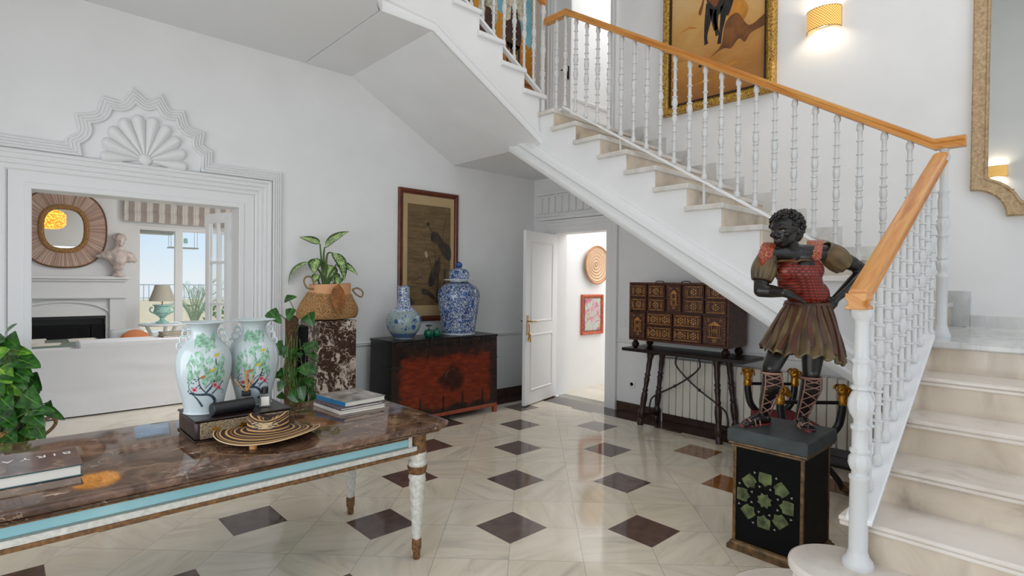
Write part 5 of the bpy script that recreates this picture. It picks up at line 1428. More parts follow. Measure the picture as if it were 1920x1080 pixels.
tx0 = bpy.data.objects.new('title_curve', cu); COL.objects.link(tx0); bpy.context.view_layer.update(); tme = bpy.data.meshes.new_from_object(tx0.evaluated_get(bpy.context.evaluated_depsgraph_get())); bpy.data.objects.remove(tx0); tme.materials.clear(); tx = bpy.data.objects.new('title_lettering', tme); COL.objects.link(tx); tx.parent = bk; tx.location = V((.215, 2.855, Z+BH_+.0012)) - V((.05, 2.795, Z)); tx.rotation_euler = (0, 0, pi); tme.materials.append(M['letters'])

# ================================================================ passage wall hangings, switch plates
wp = thing('wall_basket', 'round coiled straw basket hung on the bright passage wall', 'basket', (6.28, 5.0, 1.745))
def dish(u, v):
    a = 2*pi*u; r = .268*v; return V((r*cos(a), -.03-.028*v*v-.004*sin(r*140), r*sin(a)))
part('coils', MB().grid(dish, 64, 40), M['coil'], wp, world=False, smooth=70)
part('rim', MB().tube([V((.268*cos(2*pi*k/64), -.06, .268*sin(2*pi*k/64))) for k in range(64)], .009, 8, closed=True), M['terracotta'], wp, world=False)
part('hanger', MB().box(-.02, .02, -.033, 0, -.02, .02), M['rope'], wp, world=False)
fpn = thing('framed_flower_painting', 'small painting of pink flowers in an orange frame under the straw basket', 'painting', (6.225, 5.0, .75))
frame_on_wall(fpn, .48, .57, .045, .04, M['framered'], M['giltpanel'])
part('canvas', MB().box(-.175, .175, -.024, -.014, .058, .512), M['floral'], fpn, world=False)
sw = thing('light_switch', 'white light switch plate on the wall beside the hall door', 'switch', (BX, 3.82, .98))
part('plate', MB().box(BX-.009, BX-.0005, 3.777, 3.862, .978, 1.063), M['whiteplastic'], sw, bev=.003)
part('rocker', MB().box(BX-.013, BX-.009, 3.795, 3.845, .996, 1.046), M['whiteplastic'], sw, bev=.002)
so = thing('power_socket', 'white round-pin socket plate low on the wall beside the hall door', 'socket', (BX, 3.68, .285))
part('plate', MB().box(BX-.009, BX-.0005, 3.637, 3.722, .283, .368), M['whiteplastic'], so, bev=.003)
part('well', MB().lathe([(.0, -.0005), (.018, -.0005), (.021, .004), (.021, .0)], (BX-.009, 3.68, .325), 20, axis=(-1, 0, 0)), M['ph_grey'], so)
# radiator
rdt = thing('radiator', 'cream sectional radiator on the back wall below the carved cabinet', 'radiator', (5.25, 2.05, 0))
for k in range(29):
    y = 3.20-.08*k
    part('section', MB().box(5.20, 5.30, y-.077, y-.003, .10, .695).box(5.215, 5.285, y-.079, y-.001, .12, .67), M['radiator'], rdt, bev=.008)
p = MB(); p.tube([(5.26, .80, .14), (5.26, 3.24, .14)], .014, 8).tube([(5.26, .80, .65), (5.26, 3.22, .65)], .014, 8).tube([(5.26, 3.21, .14), (5.26, 3.24, .14), (5.26, 3.24, -.0)], .009, 8)
for y in (1.2, 2.9): p.box(5.29, BX-.001, y-.02, y+.02, .55, .58)
part('pipes', p, M['radiator'], rdt)

# ================================================================ carved cabinet on its iron-braced table
sx, sy = 5.04, 2.815
sn = thing('stand_table', 'dark turned-leg table with curled iron braces under the carved cabinet', 'table', (sx, sy, 0))
part('table_top', MB().box(4.835, 5.27, 2.165, 3.47, .775, .808), M['darkwood2'], sn, bev=.004)
lp_ = [(.02, 0), (.032, .0), (.034, .03), (.03, .06), (.024, .07), (.036, .085), (.038, .14), (.034, .155), (.024, .17), (.028, .2), (.034, .28), (.03, .34), (.022, .36), (.03, .372), (.03, .384), (.022, .396), (.026, .46), (.03, .50), (.022, .52), (.03, .535), (.03, .547), (.022, .56), (.028, .64), (.026, .70), (.036, .74), (.034, .776)]
for (bx_, by_), (tx_, ty_) in ((((4.941, 3.30)), (4.96, 3.19)), ((5.19, 3.27), (5.15, 3.17)), ((4.905, 2.41), (4.95, 2.47)), ((5.17, 2.36), (5.15, 2.45))):
    ax = V((tx_-bx_, ty_-by_, .776)).normalized()
    part('leg', MB().lathe(lp_, (bx_, by_, 0), 18, axis=ax), M['darkwood'], sn, smooth=50)
for y0, y1 in ((3.285, 3.255), (2.418, 2.372)):
    part('stretcher', MB().tube([(4.93, y0, .115), (5.19, y1, .115)], .022, 8), M['darkwood'], sn)
for y in (3.18, 2.46): part('bracket', MB().prism([(4.90, y-.035, .776), (5.2, y-.035, .776), (5.16, y-.035, .745), (4.94, y-.035, .745)], (0, .07, 0)), M['darkwood2'], sn)
for (s, ya, yb) in ((1, 3.27, 2.395), (-1, 2.395, 3.27)):
    p0 = (5.06, ya, .13)
    sgn = 1 if s > 0 else -1
    pts = bez([(5.06, ya, .125), (5.06, ya-sgn*.01, .22), (5.06, ya-sgn*.06, .30), (5.06, ya-sgn*.30, .44), (5.06, 2.83-sgn*.03, .56), (5.06, 2.83-sgn*.12, .65), (5.06, 2.83-sgn*.13, .70), (5.06, 2.83-sgn*.11, .776)], 7)
    pts = [p+V((.006*sgn, 0, 0)) for p in pts]
    m_ = MB().tube(pts, .009, 8); q = pts[21]; m_.ball(q, .017, 8)
    part('iron_brace', m_, M['iron_dark'], sn)
cb = thing('carved_cabinet', 'carved dark wood writing cabinet with gilt drawers on the turned-leg table', 'cabinet', (4.885, 2.87, .8085), radians(-90))
CW, CD, CH, CF = 1.09, .37, .605, .085
for x in (-CW/2+.05, CW/2-.05):
    for y in (.05, CD-.05): part('foot', MB().lathe([(.018, 0), (.036, .02), (.04, .04), (.03, .062), (.02, .068), (.026, .085)], (x, y, 0), 16), M['darkwood'], cb, world=False)
k_ = MB(); z0, z1_ = CF, CF+CH
k_.box(-CW/2, -CW/2+.02, 0, CD, z0, z1_).box(CW/2-.02, CW/2, 0, CD, z0, z1_).box(-CW/2+.02, CW/2-.02, 0, CD, z0, z0+.022).box(-CW/2+.02, CW/2-.02, 0, CD, z1_-.022, z1_).box(-CW/2+.02, CW/2-.02, .03, CD, z0+.022, z1_-.022)
part('carcass', k_, M['cabwood'], cb, world=False, bev=.003)
for x in (-.28, .02): part('top_handle', MB().tube(bez([(x-.05, .16, z1_), (x-.03, .16, z1_+.012), (x+.03, .16, z1_+.012), (x+.05, .16, z1_)], 4), .005, 6), M['iron_dark'], cb, world=False)
iw = CW-.04; ih = CH-.044; bx0 = -iw/2; bz1 = z1_-.022
def ornament(o, xa, xb, za, zb, tall):
    g1 = MB(); w_ = xb-xa; h_ = zb-za
    g1.mi = 0
    def colo(x, z0_, z1x):
        g1.mi = 1; g1.lathe([(.004, 0), (.0045, .004), (.0032, .007), (.0035, (z1x-z0_)*.6), (.003, z1x-z0_-.006), (.0045, z1x-z0_)], (x, -.007, z0_), 8); g1.mi = 0
    def ros(cx, cz, r):
        for k in range(6):
            a = k*pi/3+.5; g1.mi = 2; g1.ball((cx+r*.62*cos(a), -.004, cz+r*.62*sin(a)), r*.24, 8, sy=.7)
            g1.mi = 1; g1.ball((cx+r*.95*cos(a+.5), -.003, cz+r*.95*sin(a+.5)), r*.14, 6, sy=.7)
        g1.mi = 1; g1.ball((cx, -.004, cz), r*.26, 8, sy=.7); g1.mi = 0
    if tall:
        n = 4
        for k in (-1.5, -.9, .9, 1.5): colo((xa+xb)/2+k*w_*.16, za+h_*.28, za+h_*.68)
        g1.mi = 1; g1.prism([(xa+w_*.2, -.008, za+h_*.70), (xb-w_*.2, -.008, za+h_*.70), ((xa+xb)/2, -.008, za+h_*.84)], (0, .006, 0))
        g1.box(xa+w_*.18, xb-w_*.18, -.008, -.001, za+h_*.23, za+h_*.26).box(xa+w_*.18, xb-w_*.18, -.008, -.001, za+h_*.685, za+h_*.70)
        ros((xa+xb)/2, za+h_*.48, w_*.13); ros((xa+xb)/2, za+h_*.14, w_*.12); ros(xa+w_*.2, za+h_*.9, w_*.08); ros(xb-w_*.2, za+h_*.9, w_*.08)
        for k in range(9):
            for x in (xa+.008, xb-.008): g1.mi = 2 if k % 2 else 1; g1.ball((x, -.003, za+h_*(.06+.11*k)), .0045, 6, sy=.7)
    else:
        n = 1 if w_ < .22 else 2
        for k in range(n):
            cx = xa + w_*(k+.5)/n; ros(cx, (za+zb)/2, min(h_*.40, .040))
            for s in (-1, 1):
                colo(cx+s*w_/n*.34, za+h_*.2, zb-h_*.2); colo(cx+s*w_/n*.43, za+h_*.2, zb-h_*.2)
        m_n = int(w_/.012)
        for k in range(m_n):
            for z_ in (za+.003, zb-.003): g1.mi = 2 if k % 3 else 1; g1.ball((xa+(k+.5)*w_/m_n, -.002, z_), .0028, 6, sy=.7)
        g1.mi = 1; g1.box(xa+.006, xb-.006, -.005, 0, za+.006, za+.010).box(xa+.006, xb-.006, -.005, 0, zb-.010, zb-.006)
    return part('gilt_ornament', g1, [M['cabwood'], M['cabgilt'], M['cabbone']], o, world=False, smooth=50)
cells = []
for r0, r1 in ((0, .24), (.25, .49)):
    for c0, c1 in ((0, .185), (.195, .385), (.585, .785), (.795, 1)): cells.append((c0, c1, r0, r1, 0))
cells.append((.41, .555, 0, .49, 1))
for r0, r1 in ((.51, .745), (.755, 1)):
    for c0, c1 in ((.185, .465), (.475, .765)): cells.append((c0, c1, r0, r1, 0))
cells += [(0, .17, .51, 1, 1), (.78, 1, .51, 1, 1)]
for c0, c1, r0, r1, tall in cells:
    xa, xb = bx0+iw*c0+.004, bx0+iw*c1-.004; zb, za = bz1-ih*r0-.004, bz1-ih*r1+.004
    d = MB().box(xa, xb, .002, .029, za, zb)
    d.sweep([(0, 0), (0, .005), (.008, .005), (.012, 0)], [(xa, .002, za), (xb, .002, za), (xb, .002, zb), (xa, .002, zb)], (0, -1, 0), closed=True)
    o = part('door' if tall else 'drawer', d, M['cabwood'], cb, world=False, bev=.0015)
    ornament(o, xa+.010, xb-.010, za+.008, zb-.008, tall)

# ================================================================ ram-headed stool between statue and radiator
D0_, D1_ = 3.90, 4.62
cA, cB, cC, cD = atd(1402, 718, D1_), atd(1463, 748, D0_), atd(1580, 750, D0_), atd(1490, 718, D1_)
for q in (cA, cB, cC, cD): q.z = .72
cr_ = thing('ram_head_stool', 'black curule stool with gilded ram heads behind the statue pedestal', 'stool', ((cA+cB+cC+cD)/4)*1.0)
def leg_curve(h, other):
    h = V(h); o_ = V(other); ax = (o_-h); ax.z = 0; L = ax.length; ax.normalize(); f = lambda s, z: V((h.x, h.y, 0))+ax*s+V((0, 0, z))
    return bez([f(.0, .66), f(.005, .58), f(.03, .48), f(.12, .38), f(L*.5, .30), f(L-.12, .21), f(L-.03, .11), f(L+.01, .04)], 6)
cr_.location.z = 0; XF[cr_.name] = Matrix.Translation(-V(cr_.location))
for h, o_, k in ((cA, cD, 0), (cD, cA, 1), (cB, cC, 2), (cC, cB, 3)):
    cv = leg_curve(h, o_); nrm_ = FW*(.017 if k % 2 else -.017)
    cv = [p+nrm_*max(0, 1-abs(i-24)/20) for i, p in enumerate(cv)]
    n = len(cv); l = part('leg', MB().tube(cv, [.028-.010*abs(i/n-.15) for i in range(n)], 12), M['black'], cr_)
    out_ = (V(h)-V(o_)); out_.z = 0; out_.normalize()
    r_ = MB(); c0 = V((h.x, h.y, .735))
    fd = out_ if k in (1, 3) else -out_
    fd = RT if k in (1, 2, 3) else -RT*.3-FW*.9
    fd = V(fd).normalized(); sd_ = fd.cross(V((0, 0, 1)))
    r_.lathe([(.030, .64), (.034, .65), (.032, .67), (.028, .70), (.030, .72)], (h.x, h.y, 0), 16)
    cone_chain(r_, [c0, c0+fd*.035+V((0, 0, .0)), c0+fd*.062+V((0, 0, -.028))], [.038, .032, .019], 12)
    r_.ball(c0+V((0, 0, .022)), .034, 12)
    for s in (-1, 1):
        hc = c0 - fd*.008 + sd_*(.034*s)+V((0, 0, .012)); pts = [hc + (-fd*cos(t)+V((0, 0, 1))*sin(t))*(.034-.0035*t) + sd_*(s*.004*t) for t in [k2*.5 for k2 in range(12)]]
        r_.tube(pts, [.011-.0007*i for i in range(12)], 8)
        r_.ball(c0+fd*.03+sd_*(.024*s)+V((0, 0, .016)), .006, 6)
    part('ram_head', r_, M['gold'], l, smooth=60)
    r_ = MB(); ft_ = cv[-1]; od = -out_; od = (V(o_)-V(h)); od.z = 0; od.normalize()
    cone_chain(r_, [ft_+V((0, 0, .01)), V((ft_.x, ft_.y, .024))+od*.03], [.024, .022], 10); part('hoof_foot', r_, M['tablebrown'], l)
for a_, b2 in ((cA, cD), (cB, cC)):
    part('cross_bar', MB().tube([V((a_.x, a_.y, .655)), V((b2.x, b2.y, .655))], .013, 10), M['black'], cr_)
ctr = (cA+cB+cC+cD)/4
e1 = ((cC-cB)+(cD-cA))/4; e2 = ((cA-cB)+(cD-cC))/4; e1.z = e2.z = 0
part('seat', MB().obox((ctr.x, ctr.y, .42), e1*.82, e2*1.0, (0, 0, .02)), M['redcushion'], cr_, bev=.008)
for s in (-1, 1): part('seat_rail', MB().tube([V((ctr.x, ctr.y, .39))+e1*(.75*s)+e2*1.0, V((ctr.x, ctr.y, .39))+e1*(.75*s)-e2*1.0], .014, 8), M['black'], cr_)

# ================================================================ statue pedestal
PX0, PX1, PY0, PY1, PZ = 3.015, 3.455, 1.015, 1.425, .68
pd = thing('statue_pedestal', 'black pedestal with green star inlay and gilt edges under the statue', 'pedestal', ((PX0+PX1)/2, (PY0+PY1)/2, 0))
part('body', MB().box(PX0+.025, PX1-.025, PY0+.025, PY1-.025, .05, .585), M['pedblack'], pd)
part('side_panel', MB().box(PX0+.045, PX1-.045, PY0+.020, PY0+.026, .06, .58), M['pedbrown'], pd)
g1 = MB()
for x in (PX0+.018, PX1-.036):
    for y in (PY0+.018, PY1-.036): g1.box(x, x+.018, y, y+.018, .05, .59)
part('gilt_edge', g1, M['giltdark'], pd, bev=.003)
def ring_(o, z): return [(PX0-o, PY0-o, z), (PX1+o, PY0-o, z), (PX1+o, PY1+o, z), (PX0-o, PY1+o, z)]
def stack(levels):
    m_ = MB(); vs = [p for o, z in levels for p in ring_(o, z)]
    fs = [[i*4+k, i*4+(k+1) % 4, (i+1)*4+(k+1) % 4, (i+1)*4+k] for i in range(len(levels)-1) for k in range(4)] + [[3, 2, 1, 0], [(len(levels)-1)*4+k for k in range(4)]]
    return m_.add(vs, fs)
part('cornice', stack([(-.02, .575), (-.012, .58), (-.014, .588), (.002, .598), (.0, .606)]), M['giltdark'], pd, smooth=0)
part('slate_top', stack([(.0, .6061), (.006, .612), (.006, .672), (.0, PZ)]), M['slate'], pd, smooth=0)
part('plinth', stack([(.0, .0), (.004, .004), (.004, .026), (-.006, .034), (-.010, .046), (-.02, .052)]), M['giltdark'], pd, smooth=0)
st_ = MB(); sb = MB(); xq = PX0+.0235
cy, cz = 1.232, .315
def star(cy_, cz_, r, n, ph, k=.74): return [(xq, cy_+r*(1 if j % 2 else k)*cos(pi*j/n+ph), cz_+r*(1 if j % 2 else k)*sin(pi*j/n+ph)) for j in range(2*n)][::-1]
part('star_inlay', MB().prism(star(cy, cz, .042, 8, 0), (-.003, 0, 0)), M['starpatch'], pd, smooth=0)
for j in range(8):
    a = j*pi/4+.02; c_ = (cy+.122*cos(a), cz+.122*sin(a))
    pts = []
    for t, r in ((0, .046), (.55, .034), (.9, .043), (1.5, .036), (2.3, .043), (2.85, .030), (3.43, .030), (3.98, .043), (4.78, .036), (5.38, .043), (5.73, .034)): pts.append((xq, c_[0]+r*cos(t+a+pi), c_[1]+r*sin(t+a+pi)))
    part('star_inlay', MB().prism(pts[::-1], (-.003, 0, 0)), M['starpatch'], pd, smooth=0)
    for rr, off in ((.075, .39), (.15, .39)):
        q = (cy+rr*cos(a+off), cz+rr*sin(a+off)); part('bone_inlay', MB().prism([(xq, q[0]+.008*cos(k*2*pi/3+a), q[1]+.008*sin(k*2*pi/3+a)) for k in range(3)][::-1], (-.002, 0, 0)), M['starbone'], pd, smooth=0)

# ================================================================ upper paintings, sconces, mirror
hp = thing('horse_rider_painting', 'gilt framed painting of a rider on a dark horse in the desert', 'painting', (BX, 2.71, 3.30), radians(-90))
w_, h_ = 1.19, 1.75
frame_on_wall(hp, w_, h_, .10, .075, M['giltframe'])
fi = MB().sweep([(0, .04), (0, .058), (.012, .060), (.016, .045)], [(-w_/2+.085, 0, .085), (w_/2-.085, 0, .085), (w_/2-.085, 0, h_-.085), (-w_/2+.085, 0, h_-.085)], (0, -1, 0), closed=True)
part('dark_fillet', fi, M['frameblack'], hp, world=False)
c = MB(); y = -.03
c.poly([(-w_/2+.09, y, .09), (w_/2-.09, y, .09), (w_/2-.09, y, h_-.09), (-w_/2+.09, y, h_-.09)])
e = .0006
flat(c, wig([(-.06, .50), (.06, .60), (.10, .80), (.22, .86), (.34, .70), (.50, .76), (.50, .66), (.36, .62), (.30, .55), (.24, .60), (.16, .53), (.08, .55)]), y-e, 2)
flat(c, wig([(.12, .76), (.14, .98), (.24, 1.0), (.33, .88), (.28, .76), (.18, .70)]), y-e*.5, 6)
for lg, ws in (([(-.065, 1.06), (-.088, .88), (-.106, .76), (-.108, .70), (-.10, .645)], [.045, .036, .020, .017, .022]), ([(.055, 1.06), (.02, .95), (-.002, .90), (.004, .80), (.02, .70)], [.05, .04, .03, .018, .022]), ([(.095, 1.03), (.075, .86), (.055, .74), (.036, .61)], [.05, .03, .018, .02]), ([(-.035, 1.0), (-.02, .86), (.0, .76)], [.04, .026, .02]), ([(-.135, .50), (-.155, .46), (-.172, .43)], [.014, .016, .02])):
    flat(c, stroke([tuple(q) for q in [(p.x, p.y) for p in bez([(a_, b_, 0) for a_, b_ in lg], 4)]], [ws[min(len(ws)-1, i//4)]+(ws[min(len(ws)-1, i//4+1)]-ws[min(len(ws)-1, i//4)])*(i % 4)/4 for i in range(4*(len(lg)-1)+1)]), y-2*e, 1)
flat(c, wig([(-.105, 1.45), (-.118, 1.24), (-.10, 1.08), (-.05, .99), (.03, .97), (.10, 1.03), (.14, 1.2), (.14, 1.45)]), y-3*e, 1)
flat(c, wig([(.14, 1.26), (.19, 1.18), (.18, 1.0), (.12, .86), (.10, 1.02)]), y-2.5*e, 1)
flat(c, wig([(-.15, 1.42), (-.13, 1.2), (-.16, 1.08), (-.19, 1.0), (-.165, .97), (-.13, 1.1), (-.11, 1.3)]), y-3.5*e, 4)
flat(c, wig([(.08, 1.50), (.18, 1.40), (.18, 1.24), (.12, 1.2), (.07, 1.30)]), y-4*e, 3); flat(c, wig([(-.17, 1.50), (-.11, 1.46), (-.12, 1.28), (-.19, 1.24)]), y-4*e, 3)
flat(c, wig([(-.12, 1.14), (-.02, 1.10), (.08, 1.22), (.06, 1.12), (.0, 1.0), (-.05, 1.04)]), y-4.5*e, 5)
flat(c, stroke([(-.08, 1.34), (-.07, 1.24), (-.11, 1.16), (-.06, 1.10)], .016), y-5*e, 7); flat(c, wig([(.02, 1.38), (.07, 1.30), (.04, 1.24), (-.02, 1.30)]), y-5*e, 4)
flat(c, wig([(-.1, 1.64), (.1, 1.64), (.14, 1.52), (.06, 1.46), (-.1, 1.48)]), y-4*e, 3)
for x_, z_, w_2 in ((-.42, .55, .2), (.2, .36, .24), (-.3, .86, .18), (.34, 1.08, .2), (-.1, .26, .3)):
    flat(c, stroke([(x_-w_2/2, z_), (x_, z_+.02), (x_+w_2/2, z_-.01)], [.004, .014, .004]), y-.3*e, 6)
part('canvas', c, [M['desert'], M['ph_dark'], M['ph_shadow'], M['ph_grey'], M['ph_skin'], M['ph_skin'], M['ph_dust'], M['ph_yellow']], hp, world=False, smooth=0)

rp = thing('horse_riders_painting', 'large painting of white robed horse riders on orange sand behind the top balustrade', 'painting', (4.53, LY, 4.03))
w_, h_ = 1.52, 1.9
frame_on_wall(rp, w_, h_, .075, .05, M['plainpaint'])
c = MB(); y = -.028
c.poly([(-w_/2+.06, y, .06), (w_/2-.06, y, .06), (w_/2-.06, y, h_-.06), (-w_/2+.06, y, h_-.06)])
flat(c, wig([(-.2, 1.7), (.67, 1.7), (.68, .62), (.5, .72), (.2, .86), (-.1, .95), (-.5, 1.1), (-.6, 1.7)], 3), y-e, 1)
for cx, cz_, s in ((-.42, .62, .9), (-.08, .42, 1.0), (.36, .55, 1.05)):
    flat(c, wig([(cx-.11*s, cz_+.30*s), (cx+.10*s, cz_+.32*s), (cx+.13*s, cz_+.05*s), (cx+.06*s, cz_-.06*s), (cx-.08*s, cz_-.06*s), (cx-.14*s, cz_+.08*s)]), y-2*e, 2)
    flat(c, wig([(cx-.04*s, cz_+.46*s), (cx+.06*s, cz_+.44*s), (cx+.07*s, cz_+.2*s), (cx-.05*s, cz_+.16*s)]), y-3*e, 2)
    flat(c, wig([(cx-.12*s, cz_+.66*s), (cx+.12*s, cz_+.66*s), (cx+.16*s, cz_+.32*s), (cx+.05*s, cz_+.36*s), (cx-.15*s, cz_+.26*s)]), y-2.5*e, 3)
    flat(c, ell(cx, cz_+.78*s, .07*s, .085*s), y-3*e, 3); flat(c, ell(cx+.01, cz_+.755*s, .035*s, .045*s), y-3.5*e, 2)
    for dx in (-.09, -.03, .04, .09): flat(c, stroke([(cx+dx*s, cz_), (cx+dx*1.1*s, cz_-.2*s), (cx+dx*.9*s, cz_-.4*s)], [.028*s, .016*s, .018*s]), y-2*e, 2)
flat(c, wig([(-.6, .12), (.0, .16), (.6, .10), (.6, .07), (-.6, .07)]), y-e, 4)
part('canvas', c, [M['plainpaint'], M['sky_paint'], M['horsebrown'], M['robe'], M['ph_shadow']], rp, world=False, smooth=0)

def sconce(label, loc, rz):
    t = thing('wall_sconce', label, 'lamp', loc, rz)
    def sh(u, v):
        a = pi*u; return V((-.138*cos(a), -.012-.115*sin(a), -.088+.176*v))
    m_ = MB().grid(sh, 40, 6); part('cane_shade', m_, M['caneshade'], t, world=False, smooth=60)
    r_ = MB()
    for v in (0, 1): r_.tube([sh(k/24, v) for k in range(25)], .003, 6)
    for u in (0, 1): r_.tube([sh(u, 0), sh(u, 1)], .003, 6)
    part('shade_rim', r_, M['rope'], t, world=False)
    part('back_plate', MB().box(-.05, .05, -.02, 0, -.05, .05), M['whiteplastic'], t, world=False)
    g_ = G('bulb_glow') if 'bulb' not in M else None
    if g_: M['bulb'] = g_.out('#fff2dd', .5, Emission_Color=lin('#ffd9a0'), Emission_Strength=14.)
    part('bulb', MB().ball((0, -.055, 0), .024, 12), M['bulb'], t, world=False)
    for zz, sgn in ((.04, 1), (-.04, -1)):
        ld = bpy.data.lights.new('sconce_light', 'SPOT'); ld.energy = 6; ld.color = (1, .86, .66); ld.shadow_soft_size = .03; ld.spot_size = radians(150); ld.spot_blend = .7
        lo = bpy.data.objects.new('sconce_light', ld); COL.objects.link(lo); lo.parent = t; lo.location = (0, -.055, zz); lo.rotation_euler = (pi if sgn > 0 else 0, 0, 0)
    return t
sconce('glowing woven cane wall lamp beside the desert horse painting', (BX, 1.712, 3.822), radians(-90))
sconce('glowing woven cane wall lamp on the window side wall, reflected in the carved mirror', (-1.2, 1.20, 3.35), radians(90))
mr = thing('carved_mirror', 'tall mirror in a carved tan frame with notched corners above the marble landing', 'mirror', (BX, .08, 2.0), radians(-90))
def mpath(o):
    W2, Hh, r = .605-o, 2.2, .205
    def arc(cx, cz, a0, a1): return [(cx+(r+o)*cos(a0+(a1-a0)*k/8), cz+(r+o)*sin(a0+(a1-a0)*k/8)) for k in range(9)]
    X = .605; pts = []
    s = max(0, o)
    def cliparc(cx, cz, a0, a1):
        q = arc(cx, cz, a0, a1)
        return [(max(-W2, min(W2, x)), max(o, min(Hh-o, z))) for x, z in q]
    pts += cliparc(-X, 0, pi/2, 0) + cliparc(X, 0, pi, pi/2) + cliparc(X, Hh, -pi/2, -pi) + cliparc(-X, Hh, 0, -pi/2)
    return pts
lev = [(0, 0), (0, .045), (.010, .055), (.022, .050), (.075, .042), (.085, .05), (.095, .045), (.1, .03)]
m_ = MB(); rings = [[(x, -d, z) for x, z in mpath(o)] for o, d in lev]; n = len(rings[0])
m_.add([p for r in rings for p in r], [(i*n+k, i*n+(k+1) % n, (i+1)*n+(k+1) % n, (i+1)*n+k) for i in range(len(rings)-1) for k in range(n)])
part('frame', m_, M['mirrorframe'], mr, world=False, smooth=30)
q = mpath(.098); part('mirror_glass', MB().add([(0, -.032, 1.1)] + [(x, -.032, z) for x, z in q], [(0, 1+k, 1+(k+1) % len(q)) for k in range(len(q))]), M['mirror'], mr, world=False, smooth=0)
part('back_board', MB().box(-.55, .55, -.02, -.001, .25, 1.95), M['framewood'], mr, world=False)

# ================================================================ painted statue of a striding figure
sc0 = V((3.235, 1.225, 0)); DS = sc0.dot(FW)
def S(px, py, d=0.): return atd(px, py, DS-d)
stt = thing('statue', 'painted statue of a leaning figure in red scale cuirass and pleated skirt', 'statue', (sc0.x, sc0.y, PZ))
TC = -FW                                    # towards the viewer
UP = V((0, 0, 1))
# feet: left one in profile, right one pointing at the viewer
fl_toe, fl_heel = atz(1384, 800, PZ), atz(1440, 795, PZ)
fr_toe, fr_heel = atz(1490, 813, PZ), atz(1501, 796, PZ)
def dof(p): return DS - V(p).dot(FW)
dl = dof(fl_heel); dr = dof(fr_heel)
bd = MB()
hipL, hipR = S(1494, 600, .0), S(1530, 604, .0)
kneeL, kneeR = S(1446, 690, .085), S(1521, 700, .03)
ankL, ankR = S(1432, 777, dl+.0), S(1500, 786, dr+.0)
# torso: leaning to the left and forwards
pel = S(1516, 590, 0); wai = S(1515, 553, .01); che = S(1497, 505, .04); shL, shR = S(1441, 474, .05), S(1548, 474, .03); nk0 = S(1486, 470, .055); nk1 = S(1477, 450, .08)
def slabby(mb, c, rx, rz, ry, R=None): mb.ball(c, 1., 20, rx, ry, rz, R)
VR = Matrix((RT, FW, UP)).transposed()      # view aligned: x right, y away, z up
slabby(bd, pel, .105, .085, .08, VR); slabby(bd, wai, .088, .075, .07, VR); slabby(bd, che, .118, .10, .08, VR); slabby(bd, S(1500, 480, .04), .125, .055, .065, VR)
cone_chain(bd, [wai, che], [.082, .10]); cone_chain(bd, [pel, wai], [.09, .08])
cone_chain(bd, [shL, S(1494, 478, .045), shR], [.045, .06, .045]); cone_chain(bd, [nk0, nk1], [.047, .040])
bd.ball(S(1466, 474, .07), .022, 10); bd.ball(S(1505, 473, .065), .022, 10)
# head turned to the left
hc = S(1473, 431, .085)
hf = (-RT*.86 - FW*.46 - UP*.16).normalized(); hs = hf.cross(UP).normalized(); hu = hs.cross(hf).normalized()
HR = Matrix((hs, hf, hu)).transposed()
def hp_(x, y, z): return hc + hs*x + hf*y + hu*z
bd.ball(hc+hu*.012-hf*.008, .078, 20, .92, 1.08, 1.02, HR)
bd.ball(hp_(0, .022, -.03), .058, 18, .90, 1.0, 1.15, HR)
bd.ball(hp_(0, .045, -.072), .025, 12, 1.1, .9, .8, HR)              # chin
bd.tube([hp_(.052, .0, -.02), hp_(.046, .02, -.058), hp_(.012, .055, -.078)], [.016, .017, .012], 8)
bd.tube([hp_(-.052, .0, -.02), hp_(-.046, .02, -.058), hp_(-.012, .055, -.078)], [.016, .017, .012], 8)
bd.tube([hp_(0, .073, .012), hp_(0, .086, -.008), hp_(0, .096, -.026)], [.009, .0105, .013], 10)  # nose
for s in (-1, 1):
    bd.ball(hp_(s*.012, .084, -.028), .010, 8)
    bd.tube([hp_(s*.010, .074, .018), hp_(s*.028, .070, .021), hp_(s*.046, .054, .014)], [.009, .010, .008], 8)  # brow
    bd.ball(hp_(s*.040, .052, -.020), .020, 10, 1, .8, .8, HR)       # cheek
    bd.ball(hp_(s*.076, -.012, -.012), .020, 10, .35, .8, 1.15, HR)  # ear
bd.tube([hp_(-.022, .066, -.052), hp_(0, .082, -.049), hp_(.022, .066, -.052)], [.005, .0085, .005], 8)
bd.tube([hp_(-.020, .064, -.060), hp_(0, .080, -.061), hp_(.020, .064, -.060)], [.005, .0085, .005], 8)
# arms
elL = S(1426, 545, .09); wrL = S(1470, 549, .20)
elR = S(1619, 507, -.03); wrR = S(1568, 559, .055)
cone_chain(bd, [shL, S(1430, 510, .06), elL], [.045, .044, .036]); cone_chain(bd, [elL, S(1446, 546, .115), wrL], [.036, .036, .023])
cone_chain(bd, [shR, S(1585, 488, .0), elR], [.045, .043, .034]); cone_chain(bd, [elR, S(1600, 530, .015), wrR], [.034, .037, .023])
bd.ball(elR+RT*.008, .024, 10); bd.ball(S(1596, 494, -.005), .042, 12)
